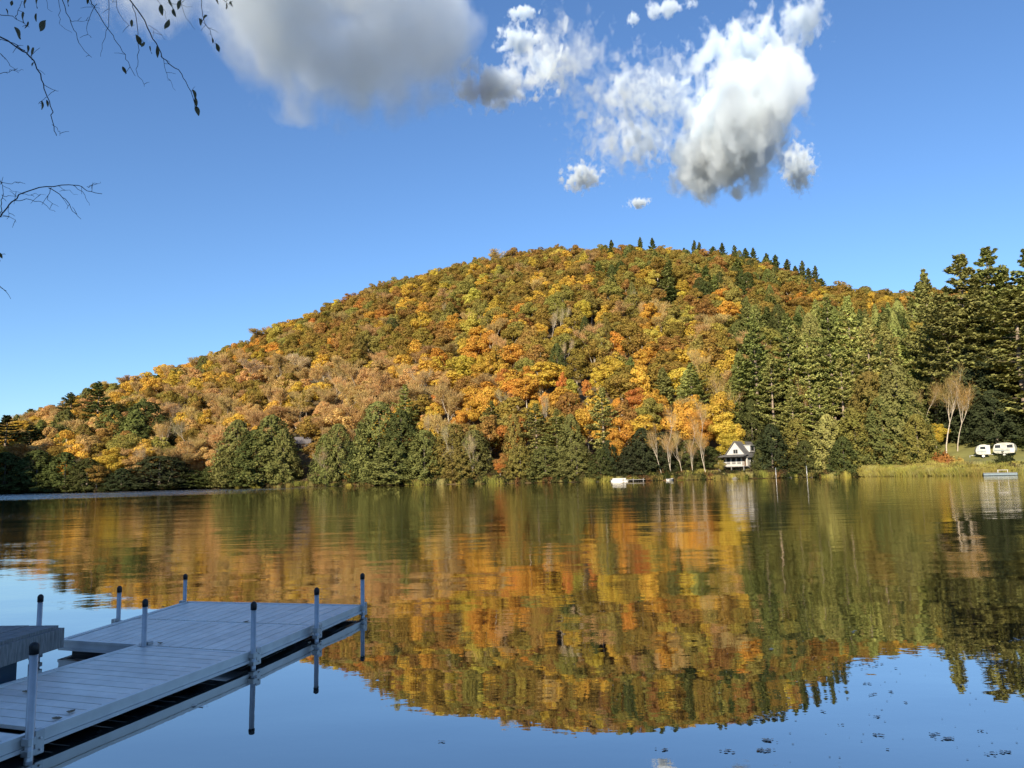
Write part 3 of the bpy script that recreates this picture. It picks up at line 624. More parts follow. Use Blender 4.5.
ng = bpy.data.node_groups.new('forest', 'GeometryNodeTree'); ng.interface.new_socket('Geometry', in_out='INPUT', socket_type='NodeSocketGeometry'); ng.interface.new_socket('Geometry', in_out='OUTPUT', socket_type='NodeSocketGeometry')
gi = ng.nodes.new('NodeGroupInput'); go = ng.nodes.new('NodeGroupOutput'); ci = ng.nodes.new('GeometryNodeCollectionInfo'); ci.inputs['Collection'].default_value = src; ci.inputs['Separate Children'].default_value = True
mp_ = ng.nodes.new('GeometryNodeMeshToPoints'); ip = ng.nodes.new('GeometryNodeInstanceOnPoints'); ip.inputs['Pick Instance'].default_value = True
def nattr(name, typ):
    n = ng.nodes.new('GeometryNodeInputNamedAttribute'); n.data_type = typ; n.inputs['Name'].default_value = name; return n.outputs['Attribute']
ng.links.new(gi.outputs[0], mp_.inputs['Mesh']); ng.links.new(mp_.outputs[0], ip.inputs['Points']); ng.links.new(ci.outputs[0], ip.inputs['Instance'])
ng.links.new(nattr('tidx', 'INT'), ip.inputs['Instance Index']); ng.links.new(nattr('trot', 'FLOAT_VECTOR'), ip.inputs['Rotation']); ng.links.new(nattr('tscl', 'FLOAT_VECTOR'), ip.inputs['Scale'])
ng.links.new(ip.outputs[0], go.inputs[0])
fo.modifiers.new('forest', 'NODES').node_group = ng
print('TREES', len(TREES), 'solo', len(solo), 'rest', len(rest), 'min vis', solo[-1]['vis'], 'maxcell', max(len(v) for v in cells.values()))
#@@REST
# ------------------------------------------------------------------ undergrowth and grass along the far shore
def bush_proto(seed, n=420, size=.16):
    rng = np.random.default_rng(seed); d = rng.normal(0, 1, (n, 3)); d[:, 2] = np.abs(d[:, 2]); d /= np.linalg.norm(d, axis=1, keepdims=True)
    a = np.arctan2(d[:, 1], d[:, 0]); r = (.8+.25*np.sin(a*3+seed)+.15*np.sin(a*7))*rng.uniform(.55, 1.1, n)
    return leaf_quads(d*r[:, None]*np.array([1, 1, 1.0]), d, size, rng, .6, .7)
def grass_proto(seed, n=240):
    rng = np.random.default_rng(seed); b = rng.normal(0, .45, (n, 3)); b[:, 2] = 0; h = rng.uniform(.5, 1.15, n)
    t_ = b*1.25+rng.normal(0, .14, (n, 3)); t_[:, 2] = h; s = np.cross(t_-b, rng.normal(0, 1, (n, 3))); s /= np.linalg.norm(s, axis=1, keepdims=True); s *= .03
    return np.stack([b-s, b+s, t_+s*.3, t_-s*.3], 1)
src2 = bpy.data.collections.new('undergrowth_sources')
for j in range(3): src2.objects.link(bpy.data.objects.new('b%d_source' % j, quads_mesh('bush', bush_proto(j), M['leaf_i'])))
for j in range(2): src2.objects.link(bpy.data.objects.new('g%d_source' % j, quads_mesh('reed', grass_proto(j), M['leaf_i'])))
def scatter(name, label, pts, coll):
    fm = bpy.data.meshes.new(name); fm.vertices.add(len(pts)); fm.vertices.foreach_set('co', np.array([q[0:3] for q in pts], np.float32).ravel())
    fm.attributes.new('tidx', 'INT', 'POINT').data.foreach_set('value', [q[3] for q in pts])
    fm.attributes.new('tscl', 'FLOAT_VECTOR', 'POINT').data.foreach_set('vector', [v for q in pts for v in (q[4], q[4], q[5])])
    fm.attributes.new('trot', 'FLOAT_VECTOR', 'POINT').data.foreach_set('vector', [v for q in pts for v in (0, 0, rnd.uniform(0, 6.28))])
    fm.attributes.new('tcol', 'FLOAT_COLOR', 'POINT').data.foreach_set('color', [v for q in pts for v in (*q[6], 1)])
    o = bpy.data.objects.new(name, fm); COL.objects.link(o); g2 = ng.copy(); g2.nodes[[n.name for n in g2.nodes if n.bl_idname == 'GeometryNodeCollectionInfo'][0]].inputs['Collection'].default_value = coll
    o.modifiers.new(name, 'NODES').node_group = g2; return tag(o, label, name, kind='stuff')
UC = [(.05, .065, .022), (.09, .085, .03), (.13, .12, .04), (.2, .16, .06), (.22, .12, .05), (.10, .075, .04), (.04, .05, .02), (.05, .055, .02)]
up = []
for i in range(2600):
    az = rnd.uniform(-37, 36); off = abs(rnd.gauss(0, 1))*4.0+.1; d = shore_d(az)+off
    lawn = az > 24.5; cot = 13.5 < az < 18.6
    if lawn and off > 5 and rnd.random() < .97: continue
    if cot and off > 3: continue
    x, y = math.sin(R(az))*d, math.cos(R(az))*d
    c = rnd.choice(UC if not (24 < az < 32) else [(.34, .28, .07), (.28, .2, .07), (.2, .17, .05), (.3, .25, .1)])
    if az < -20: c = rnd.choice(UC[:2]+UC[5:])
    s = rnd.uniform(.5, 1.35)*(.9 if cot else 1); up.append((x, y, ground(x, y)-.05, rnd.randrange(3), s, s*rnd.uniform(.6, 1.2), c))
scatter('undergrowth', 'low tangled brush in olive, brown and green along the far shore', up, src2)
up = []
for i in range(1100):
    az = (rnd.uniform(24.4, 30.2) if i % 4 else rnd.uniform(30, 34)) if i % 5 else rnd.uniform(-20, 24); off = abs(rnd.gauss(0, 1))*(3 if i % 3 else 1)-.3; d = shore_d(az)+off; x, y = math.sin(R(az))*d, math.cos(R(az))*d
    c = rnd.choice([(.54, .47, .12), (.46, .42, .1), (.40, .32, .1), (.34, .34, .08), (.5, .45, .18)]); s = rnd.uniform(.5, 1.0)
    up.append((x, y, max(ground(x, y), 0)-.05, 3+rnd.randrange(2), s, s*rnd.uniform(.6, 1.5), c))
scatter('shore_reeds', 'straw-yellow reeds and grass tufts at the water edge', up, src2)
# mown lawn in front of the trailers
lw = []; LF = []
na_ = 15; dd_ = [float(d) for d in ds_ if 131 < d < 176]; nr_ = len(dd_)
for i in range(na_):
    az = 25.0+i
    for d in dd_:
        x, y = math.sin(R(az))*d, math.cos(R(az))*d; lw.append((x, y, ground(x, y)+.05))
for i in range(na_-1):
    for j in range(nr_-1): LF.append((i*nr_+j, i*nr_+j+1, (i+1)*nr_+j+1, (i+1)*nr_+j))
me = bpy.data.meshes.new('lawn'); me.from_pydata(lw, [], LF); me.polygons.foreach_set('use_smooth', [True]*len(LF)); me.materials.append(mat('dry_lawn', (.2, .19, .05), .95, noise=(.25, .35)))
o = bpy.data.objects.new('lawn', me); COL.objects.link(o); tag(o, kind='structure')
SHR = [('orange rounded shrub behind the reeds', 943, 452, 1.7, (.42, .2, .06)), ('low golden shrub between the reeds and the first trailer', 958, 456, 1.2, (.5, .36, .1)), ('dark green round bush in front of the larger trailer', 1004, 456, 1.6, (.05, .06, .025)),
       ('yellow-green leafy shrub on the reedy point', 918, 452, 2.6, (.36, .33, .08)), ('wide straw-coloured shrub on the reedy point', 900, 458, 2.2, (.4, .3, .1)), ('russet bush beside the golden shrub', 950, 459, 1.0, (.4, .18, .07))]
for lab, px, py, s, c in SHR:
    az, tn = az_el(px, py); d = shore_d(az)+(11 if py > 453 else 14); x, y = math.sin(R(az))*d, math.cos(R(az))*d
    o = bpy.data.objects.new('shrub', quads_mesh('shrub', bush_proto(len(lab), 1200, .13), M['leaf'])); COL.objects.link(o); o.location = (x, y, ground(x, y)-.1); o.scale = (s, s, s*1.1); o.color = (*c, 1)
    tag(o, lab, 'shrub', 'shrubs by the reedy point')

# ------------------------------------------------------------------ buildings and boats on the far shore
def spot(px, off, dz=0.0):
    az, _ = az_el(px, 475); d = shore_d(az)+off; x, y = math.sin(R(az))*d, math.cos(R(az))*d
    return x, y, max(ground(x, y), 0)+dz, R(-az)
def wquad(mb, c, w_, h_, t_=.06, m=0): mb.box(c, (w_, t_, h_), 0, m)
x, y, z, rz = spot(737, 7.5)
ct = empty('cottage', (x, y, z), rz-R(28), 'small white gabled cottage with dark roof and railed porch by the yellow maple', 'cottage')
Wc, Dc, fl, wh, rise = 5.4, 7.0, .9, 2.3, 3.5; ct.scale = (.9, .9, .86)
mb = MB(); mb.box((0, Dc/2, fl+wh/2), (Wc, Dc, wh)); mb.add([(-Wc/2, 0, fl+wh), (Wc/2, 0, fl+wh), (0, 0, fl+wh+rise), (-Wc/2, Dc, fl+wh), (Wc/2, Dc, fl+wh), (0, Dc, fl+wh+rise)], [(0, 1, 2), (5, 4, 3), (0, 2, 5, 3), (1, 4, 5, 2)])
wall = mb.build('wall', M['white'], ct)
mb = MB()
for s in (-1, 1):
    n = Vector((s*rise, 0, Wc/2)).normalized(); a = Vector((0, -.45, fl+wh+rise+.02)); b_ = Vector((s*(Wc/2+.35), -.45, fl+wh-.35*rise/(Wc/2)+.02))
    mb.extrude([a, b_, b_+n*.14, a+n*.14], 0, 0, (0, Dc+.9, 0))
rf = mb.build('roof', M['roof'], ct)
mb = MB(); mb.box((1.75, 3.3, fl+wh+1.75), (1.3, 2.2, 1.5)); dm = mb.build('dormer', M['white'], rf)
mb = MB(); mb.box((1.85, 3.3, fl+wh+2.56), (1.7, 2.6, .12)); mb.build('dormer_roof', M['lightroof'], rf)
mb = MB(); mb.box((2.42, 3.3, fl+wh+1.75), (.06, 1.2, .8)); mb.build('pane', M['glass'], rf)
mb = MB(); mb.box((-.9, 2.0, fl+wh+rise+.2), (.5, .5, 1.3)); mb.build('chimney', M['rock'], rf) if False else None
for wx, wz, ww, wh_ in ((0, fl+wh+1.15, 1.1, 1.0),):
    mb = MB(); wquad(mb, (wx, -.03, wz), ww+.2, wh_+.2); wf = mb.build('window', M['white'], ct)
    mb = MB(); wquad(mb, (wx-ww/4, -.075, wz), ww/2-.07, wh_-.08, .03); wquad(mb, (wx+ww/4, -.075, wz), ww/2-.07, wh_-.08, .03); mb.build('pane', M['glass'], wf)
for wx in (-1.9, -.6, .7):
    mb = MB(); wquad(mb, (wx, -.03, fl+1.25), 1.0, 1.6); wf = mb.build('window', M['white'], ct); mb = MB(); wquad(mb, (wx, -.075, fl+1.25), .86, 1.45, .03); mb.build('pane', M['glass'], wf)
mb = MB(); wquad(mb, (1.95, -.03, fl+1.02), .9, 2.0); dr_ = mb.build('door', M['brown'], ct)
for wy in (1.8, 4.8):
    mb = MB(); mb.box((Wc/2+.03, wy, fl+1.35), (.06, 1.0, 1.1)); wf = mb.build('window', M['white'], ct); mb = MB(); mb.box((Wc/2+.075, wy, fl+1.35), (.03, .84, .94)); mb.build('pane', M['glass'], wf)
mb = MB(); mb.box((0, -1.25, fl-.08), (Wc+1.0, 2.46, .16)); pc = mb.build('porch_deck', M['old'], ct)
mb = MB()
for s in (-1, 0, 1):
    mb.box((s*(Wc/2+.3), -2.35, fl/2-.5), (.16, .16, fl+.8))
mb.build('support', M['old'], ct)
mb = MB(); mb.box((0, -2.42, fl+.95), (Wc+1.0, .08, .09)); mb.box((0, -2.42, fl+.12), (Wc+1.0, .06, .08))
for i in range(26): mb.box((-Wc/2-.45+i*(Wc+.9)/25, -2.42, fl+.53), (.07, .04, .76))
mb.build('railing', M['white'], ct)
mb = MB(); mb.extrude([(-Wc/2-.4, -2.5, fl+wh-.1), (-Wc/2-.4, -.05, fl+wh+.35), (-Wc/2-.4, -.05, fl+wh+.45), (-Wc/2-.4, -2.5, fl+wh)], 0, 0, (Wc+.8, 0, 0)); mb.build('porch_roof', M['roof'], ct)  # shadow strip under the gable put into the dark shingle colour
mb = MB(); mb.box((0, Dc/2, fl/2-.6), (Wc-.1, Dc-.1, fl+1.15)); mb.build('foundation', M['rock'], ct)

def shed(name, px, off, w_, dpt, wh, rise, wm, rm, label, cat, rot=0, win=2):
    x, y, z, rz = spot(px, off); e_ = empty(name, (x, y, z-.15), rz+R(rot), label, cat)
    mb = MB(); mb.box((0, dpt/2, wh/2), (w_, dpt, wh)); mb.add([(-w_/2, 0, wh), (-w_/2, dpt, wh), (-w_/2, dpt/2, wh+rise), (w_/2, 0, wh), (w_/2, dpt, wh), (w_/2, dpt/2, wh+rise)], [(0, 2, 1), (3, 4, 5), (0, 3, 5, 2), (1, 2, 5, 4)]); mb.build('wall', wm, e_)
    mb = MB()
    for s in (-1, 1):
        a = Vector((-w_/2-.3, dpt/2, wh+rise+.03)); b2 = Vector((-w_/2-.3, dpt/2+s*(dpt/2+.4), wh-.4*rise/(dpt/2)+.03)); mb.extrude([a, b2, b2+Vector((0, 0, .14)), a+Vector((0, 0, .14))], 0, 0, (w_+.6, 0, 0))
    mb.build('roof', rm, e_)
    for i in range(win):
        wx = -w_/2+(i+.6)*w_/(win+.2); mb = MB(); wquad(mb, (wx, -.03, wh*.6), .9, 1.0); wf = mb.build('window', M['white'], e_); mb = MB(); wquad(mb, (wx, -.075, wh*.6), .76, .86, .03); mb.build('pane', M['glass'], wf)
    mb = MB(); wquad(mb, (w_/2-.6, -.03, 1.0), .9, 2.0); mb.build('door', M['brown'], e_)
    return e_
shed('cabin', 303, 34, 4.6, 4.5, 2.8, 1.9, M['brown'], M['greyroof'], 'small brown cabin with a grey shingle roof in the gap between two hemlocks', 'cabin', 10)
shed('lake_house', 806, 14, 5.5, 6, 2.6, 1.6, M['white'], M['greyroof'], 'pale house glimpsed through the hemlocks right of the cottage', 'house', -8)

def trailer(px, off, L, H, rot, label, nwin):
    x, y, z, rz = spot(px, off); e_ = empty('camper_trailer', (x, y, z), rz+R(rot), label, 'trailer', 'trailers parked on the lawn')
    prof = []; zb = .55
    pts = [(-L/2, zb), (L/2, zb), (L/2+.12, zb+H*.4), (L/2-.05, zb+H*.82), (L/2-.55, zb+H), (-L/2+.75, zb+H), (-L/2+.15, zb+H*.8), (-L/2-.1, zb+H*.4)]
    sm = []
    n = len(pts)
    for i in range(n):
        a, b2, c2 = pts[i-1], pts[i], pts[(i+1) % n]
        for t_ in (.25, .5, .75):
            q0 = (a[0]*(1-t_)+b2[0]*t_, a[1]*(1-t_)+b2[1]*t_); q1 = (b2[0]*(1-t_)+c2[0]*t_, b2[1]*(1-t_)+c2[1]*t_)
            u = .25+t_*.5; p0 = (a[0]+b2[0])/2*(1-t_)**2+b2[0]*2*t_*(1-t_)+(b2[0]+c2[0])/2*t_*t_; p1 = (a[1]+b2[1])/2*(1-t_)**2+b2[1]*2*t_*(1-t_)+(b2[1]+c2[1])/2*t_*t_
            sm.append((p0, -1.1, p1))
    mb = MB(); mb.extrude(sm, 0, 0, (0, 2.2, 0)); mb.build('body', M['cream'], e_)
    mb = MB(); mb.box((0, -1.115, zb+H*.3), (L*.92, .03, .12)); mb.build('side_stripe', M['bluegrey'], e_)
    for i in range(nwin):
        wx = -L*.28+i*L*.56/max(1, nwin-1) if nwin > 1 else 0
        mb = MB(); wquad(mb, (wx, -1.12, zb+H*.66), .95, .62, .05); wf = mb.build('window', M['alu'], e_); mb = MB(); wquad(mb, (wx, -1.16, zb+H*.66), .82, .5, .03); mb.build('pane', M['glass'], wf)
    mb = MB(); wquad(mb, (L*.38, -1.12, zb+H*.47), .62, 1.55, .05); mb.build('door', M['white'], e_)
    for wy in (-1.0, 1.0):
        mb = MB(); mb.tube([(0, wy-.09, .33), (0, wy+.09, .33)], .33, 14); wl_ = mb.build('wheel', M['rubber'], e_); mb = MB(); mb.tube([(0, wy-.1, .33), (0, wy+.1, .33)], .17, 10); mb.build('rim', M['alu'], wl_)
    mb = MB(); mb.tube([(-L/2, 0, .5), (-L/2-1.0, 0, .45)], .05, 6); mb.tube([(-L/2-.9, 0, .45), (-L/2-.9, 0, 0)], .04, 6); mb.build('drawbar', M['steel'], e_)
trailer(984.5, 19, 2.0, 1.75, 6, 'small cream camper trailer with rounded ends and one window, parked beside the reeds', 1)
trailer(1007.5, 20, 3.1, 1.85, -8, 'longer cream camper trailer with two windows behind the dark round bush', 2)

x, y, z, rz = spot(620, -1.2)
bt = empty('pontoon_boat', (x, y, 0), rz+R(-4), 'white pontoon boat moored below the orange tree', 'boat')
mb = MB()
for s in (-.8, .8): mb.tube([(-2.3, s, .12), (-2.1, s, .12), (1.7, s, .12), (2.15, s, .22)], [.1, .27, .27, .06], 10)
mb.build('float', M['alu'], bt)
mb = MB(); mb.box((-.1, 0, .44), (4.1, 2.1, .1)); mb.build('deck', M['alu'], bt)
mb = MB()
for s in (-1.0, 1.0): mb.box((-.2, s, .88), (3.3, .05, .68))
mb.box((-1.87, 0, .88), (.05, 1.95, .68)); mb.box((1.47, 0, .88), (.05, 1.95, .68)); mb.build('side_panel', M['white'], bt)
mb = MB(); mb.box((-1.2, .5, .72), (1.0, .8, .45)); mb.box((1.0, -.4, .72), (.7, .9, .45)); mb.build('seat', M['cream'], bt)
mb = MB(); mb.box((.35, .4, .95), (.5, .5, .9)); mb.build('console', M['black'], bt)
mb = MB(); mb.box((-2.25, 0, .62), (.32, .35, .7)); mb.build('outboard_motor', M['black'], bt)
bt.scale = (.8, .8, .55)
x, y, z, rz = spot(633, -1.0)
dk = empty('small_dock', (x, y, 0), rz, 'low grey plank dock between the pontoon boat and the dark hemlocks', 'dock')
mb = MB(); mb.box((0, 0, .32), (4.6, 1.3, .1)); mb.build('decking', M['old'], dk)
mb = MB()
for a in (-2, 0, 2): mb.box((a, -.55, 0), (.12, .12, 1.2)); mb.box((a, .55, 0), (.12, .12, 1.2))
mb.build('support', M['old'], dk)
x, y, z, rz = spot(670, -1.2)
rb = empty('rowboat', (x, y, 0), rz+R(60), 'small white rowboat below the leaning birches', 'boat'); rb.scale = (.8, .8, .8)
mb = MB(); st = []
for u, wd, k in ((-1.2, .5, .0), (-.6, .62, -.02), (0, .65, -.03), (.7, .5, 0), (1.3, .05, .12)):
    st.append([(u, -wd, .45+k), (u, -wd*.75, .0), (u, 0, -.08+k), (u, wd*.75, .0), (u, wd, .45+k), (u, wd*.85, .43+k), (u, 0, .14+k), (u, -wd*.85, .43+k)])
vs_ = [p for s in st for p in s]; mb.add(vs_, [(i*8+k, i*8+(k+1) % 8, (i+1)*8+(k+1) % 8, (i+1)*8+k) for i in range(4) for k in range(8)]+[tuple(range(7, -1, -1)), tuple(range(32, 40))]); mb.build('hull', M['white'], rb)
mb = MB(); mb.box((-.3, 0, .34), (.22, 1.1, .05)); mb.box((.5, 0, .34), (.22, .9, .05)); mb.build('seat', M['old'], rb)
x, y, z, rz = spot(1000, -3.0)
sd_ = empty('swim_raft', (x, y, 0), rz+R(3), 'flat blue-grey floating raft with a low bench near the trailers', 'raft')
mb = MB(); mb.box((0, 0, .2), (4.2, 2.4, .34), 0, 0, .05); mb.build('float', M['bluegrey'], sd_)
mb = MB()
for i in range(16): mb.box((-1.97+i*.262, 0, .41), (.24, 2.46, .06))
mb.build('decking', M['old'], sd_)
mb = MB(); mb.box((.4, .5, .8), (1.4, .4, .06)); mb.box((-.2, .5, .6), (.08, .36, .36)); mb.box((1.0, .5, .6), (.08, .36, .36)); mb.build('bench', M['white'], sd_)
for i, (px, off, hh, lab) in enumerate(((776, -.6, 2.0, 'thin grey pole standing in the water just right of the cottage'), (807, -.8, 2.2, 'thin grey pole standing in the water below the pale house'))):
    x, y, z, rz = spot(px, off); mb = MB(); mb.tube([(0, 0, -1), (0, 0, hh)], .06, 8); o = mb.build('mooring_pole', M['steel'], None, (x, y, 0)); tag(o, lab, 'pole', 'mooring poles')
for i, (px, off, s, lab) in enumerate(((545/2+512+5, .3, .5, 'grey boulder at the water edge between the two mooring poles'), (812, .2, .45, 'pale boulder in the brush below the pale house'), (598, .2, .5, 'grey boulder at the waterline left of the pontoon boat'), (735, .1, .55, 'dark boulder under the cottage porch'))):
    x, y, z, rz = spot(px, off); 
    bm = bmesh.new(); bmesh.ops.create_icosphere(bm, subdivisions=2, radius=1)
    for v in bm.verts: v.co *= 1+.25*mnoise.noise(v.co*1.7+Vector((i*3, 0, 0)))
    me = bpy.data.meshes.new('boulder'); bm.to_mesh(me); bm.free(); me.materials.append(M['rock']); o = bpy.data.objects.new('boulder', me); COL.objects.link(o); o.location = (x, y, .12); o.scale = (s*1.3, s, s*.7); tag(o, lab, 'boulder', 'boulders on the far shore')

# ------------------------------------------------------------------ the aluminium dock
DZ = .14
def P2(px, py, z=DZ): v = on_plane(px, py, z); return Vector((v.x, v.y))
a_, b_, s_, c_, d_, e_, f_ = P2(44.5, 729), P2(250, 652.3), P2(312, 628), P2(361, 605.5), P2(187, 602), P2(59, 640.5), P2(139, 646.6)
m_ = (d_+e_)/2; s_ = (b_+c_)/2
wd = (b_-a_).normalized(); nl = Vector((-wd.y, wd.x)); ww = 1.27
f_ = b_+(e_-b_).normalized()*1.31
g0 = a_-wd*4.6; g1 = g0+(f_-b_)
dock = empty('aluminium_dock', (0, 0, 0), 0, 'pale grey aluminium-framed dock with posts, reaching out over the calm water to a square platform', 'dock')
def lerp(a, b, t_): return a+(b-a)*t_
def boards(name, p00, p10, p11, p01, n, z=DZ, gap=.006, inset=.045):
    """n boards laid side by side from edge p00-p01 to edge p10-p11; each runs from the p00-p10 edge to the p01-p11 edge"""
    mb = MB(); L = (lerp(p00, p01, .5)-lerp(p10, p11, .5)).length; g = gap/L; r_ = random.Random(n)
    for i in range(n):
        t0, t1 = i/n+g, (i+1)/n-g; q = [lerp(p00, p10, t0), lerp(p00, p10, t1), lerp(p01, p11, t1), lerp(p01, p11, t0)]
        dz = r_.uniform(-.0012, .0012); mb.prism(q, z-.025+dz, z+dz, 0)
    o = mb.build(name, M['deck'], dock); return o
def shrink(q, k=.05):
    c = sum(q, Vector((0, 0)))/4; return [p+(c-p).normalized()*k*1.41 for p in q]
nsec = 3
for i in range(nsec):
    r0, r1 = lerp(g0, b_, i/nsec), lerp(g0, b_, (i+1)/nsec); l0, l1 = lerp(g1, f_, i/nsec), lerp(g1, f_, (i+1)/nsec)
    q = shrink([r0, r1, l1, l0]); boards('walkway_decking', q[0], q[1], q[2], q[3], 16)
q = shrink([b_, e_, m_, s_]); boards('platform_decking', q[0], q[1], q[2], q[3], 17)
q = shrink([s_, m_, d_, c_]); boards('platform_decking', q[0], q[1], q[2], q[3], 17)
def rail(p, q, name='side_frame', top=DZ+.006, bot=.048, th=.045, side=1):
    """aluminium channel along p-q, its outer face on the line; side=+1 puts the body to the left of p->q"""
    p, q = Vector(p), Vector(q); d = (q-p).normalized(); n = Vector((-d.y, d.x))*side; mb = MB()
    def strip(o0, o1, z0, z1): mb.prism([p+n*o0, q+n*o0, q+n*o1, p+n*o1][::side], z0, z1)
    strip(0, th, bot+.026, top); strip(-.012, th, bot, bot+.024); strip(-.006, .02, top-.022, top+.004)
    return mb.build(name, M['alu'], dock)
for i in range(nsec):
    rail(lerp(g0, b_, i/nsec)+wd*.004, lerp(g0, b_, (i+1)/nsec)-wd*.004, side=1); rail(lerp(g1, f_, i/nsec)+wd*.004, lerp(g1, f_, (i+1)/nsec)-wd*.004, side=-1)
for p, q, sd in ((b_, s_, 1), (s_, c_, 1), (c_, d_, 1), (d_, m_, 1), (m_, e_, 1), (e_, f_, 1)):
    dd = (q-p).normalized()*.004; rail(p+dd, q-dd, side=sd)
for p, q in ((b_, f_), (s_, m_)):
    d = (q-p).normalized(); n = Vector((-d.y, d.x)); mb = MB(); mb.prism([p+d*.05-n*.03, q-d*.05-n*.03, q-d*.05+n*.03, p+d*.05+n*.03], .03, DZ-.006); mb.build('cross_frame', M['alu'], dock)
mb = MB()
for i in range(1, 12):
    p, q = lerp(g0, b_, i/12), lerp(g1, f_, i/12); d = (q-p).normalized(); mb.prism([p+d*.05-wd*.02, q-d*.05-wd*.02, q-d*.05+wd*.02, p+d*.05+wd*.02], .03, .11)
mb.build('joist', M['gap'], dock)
mb = MB()
for p, q, r_, t_ in ((g0, b_, g1, f_), (b_, c_, e_, d_)):
    for k in (.12, .5, .88):
        u, v = lerp(p, q, k), lerp(r_, t_, k); d = (v-u).normalized(); n = Vector((-d.y, d.x)); mb.prism([u+d*.2-n*.25, v-d*.2-n*.25, v-d*.2+n*.25, u+d*.2+n*.25], -.12, .035)
mb.build('float', M['black'], dock)
def post(px, py, tx, ty, edge_dir, outward, r=.024, brk=True, lab=None):
    p = P2(px, py)+outward*(.036); _, tn = az_el(tx, ty); top = CAM_H+tn*p.length
    mb = MB(); mb.tube([(0, 0, -1.4), (0, 0, top-.045)], r, 14); o = mb.build('post', M['steel'], dock, (p.x, p.y, 0))
    tilt = Vector((tx, ty)); o.rotation_euler = (rnd.uniform(-.008, .008), rnd.uniform(-.008, .008), 0)
    mb = MB(); rr = r+.004; mb.tube([(0, 0, top-.07), (0, 0, top-.02), (0, 0, top-.006), (0, 0, top+.004)], [rr, rr, rr*.78, rr*.3], 14); mb.build('cap', M['black'], o)
    if brk:
        a = math.atan2(edge_dir.y, edge_dir.x); mb = MB(); e2 = edge_dir*.062; off = -outward*.006
        mb.box((e2.x+off.x, e2.y+off.y, .095), (.068, .05, .15), a, 0, .004)
        mb.box((off.x, off.y, .115), (.058, .062, .05), a, 0, .004); mb.box((off.x, off.y, .045), (.058, .062, .04), a, 0, .004)
        mb.build('bracket', M['steel'], o)
        mb = MB()
        for zz in (.05, .12):
            c0 = e2+outward*.022; mb.tube([(c0.x, c0.y, zz), (c0.x+outward.x*.008, c0.y+outward.y*.008, zz)], .008, 6)
        mb.build('bolt', M['alu'], o)
ro = -nl; pd = (c_-b_).normalized(); pr_o = Vector((pd.y, -pd.x)); po = -pr_o; bo = pd
post(25, 737, 29.5, 643, wd, ro, .026)
post(250, 652.3, 252.5, 602, wd, ro)
post(313.5, 627.5, 314, 588, pd, pr_o)
post(360, 605.5, 360.8, 573.5, pd, pr_o)
post(187, 602, 187, 574, -pd, po)
post(121, 620.5, 121.5, 586, -pd, po)
post(146, 646, 148, 599, wd, nl*.9+wd*.2)
post(41, 645.5, 42.5, 594.5, -pd, po)
# fallen leaves on the decking
def leaf_mesh(name, s, curl, seed, mt):
    r_ = random.Random(seed); mb = MB(); pts = []
    for i in range(9):
        u = i/8; w_ = math.sin(math.pi*u**.85)*.36*(1-.1*(i % 2)); pts.append((u-.5, w_))
    vs_ = [(x*s, 0, curl*s*(x*x*2)) for x, _ in pts]+[(x*s, w_*s, curl*s*(x*x*2+w_*1.2)) for x, w_ in pts]+[(x*s, -w_*s, curl*s*(x*x*2+w_*.9)) for x, w_ in pts]
    fs = [(i, i+1, 9+i+1, 9+i) for i in range(8)]+[(i+1, i, 18+i, 18+i+1) for i in range(8)]
    mb.add(vs_, fs, 0, True); me = mb.mesh(name, mt); return me
for i, (px, py, lab) in enumerate(((57, 720, 'curled brown leaf on the walkway near the closest dock post'), (71, 713, 'second curled brown leaf, a little farther out on the walkway'), (160, 644, 'small brown leaf at the seam beside the inner corner post'),
                                   (246, 622.5, 'tiny dark leaf in the middle of the platform'), (163, 608, 'tiny leaf near the far left edge of the platform'), (27, 693, 'flat tan leaf on the near walkway by its left edge'))):
    p = P2(px, py); o = bpy.data.objects.new('fallen_leaf', leaf_mesh('fallen_leaf', .075, .35, i, M['deadleaf'])); COL.objects.link(o); o.location = (p.x, p.y, DZ+.004); o.rotation_euler = (0, 0, i*1.3); tag(o, lab, 'leaf', 'fallen leaves on the dock')
# ------------------------------------------------------------------ the old wooden dock
OZ = .45
K = P2(59, 625, OZ); L_ = P2(0, 641.8, OZ); dl = (L_-K).normalized(); dn = Vector((dl.y, -dl.x))
if dn.x > 0: dn = -dn
od = empty('wooden_dock', (0, 0, 0), 0, 'weathered grey wooden dock on a blue float, left of the aluminium walkway', 'dock')
mb = MB(); nb = 16; LL, WW = 5.2, 2.3
for i in range(nb):
    p = K+dn*(WW*(i+.03)/nb); q = K+dn*(WW*(i+.95)/nb); mb.prism([p+dl*.0, p+dl*LL, q+dl*LL, q+dl*.0], OZ-.035, OZ+rnd.uniform(-.004, .004))
mb.build('decking', M['old'], od)
mb = MB(); mb.prism([K+dl*.01-dn*.03, K+dl*LL-dn*.03, K+dl*LL+dn*.01, K+dl*.01+dn*.01], OZ-.20, OZ-.03); mb.prism([K-dl*.035-dn*.03, K+dl*.008-dn*.03, K+dl*.008+dn*WW, K-dl*.035+dn*WW], OZ-.20, OZ-.03)
mb.prism([K+dl*.01+dn*(WW-.04), K+dl*LL+dn*(WW-.04), K+dl*LL+dn*WW, K+dl*.01+dn*WW], OZ-.20, OZ-.03); mb.build('edge_beam', M['old'], od)
mb = MB()
for k in (.35, 1.9, 3.4):
    o0 = K+dl*k+dn*.12; mb.prism([o0, o0+dl*1.25, o0+dl*1.25+dn*2.0, o0+dn*2.0], -.15, OZ-.21)
mb.build('float', M['blue'], od)

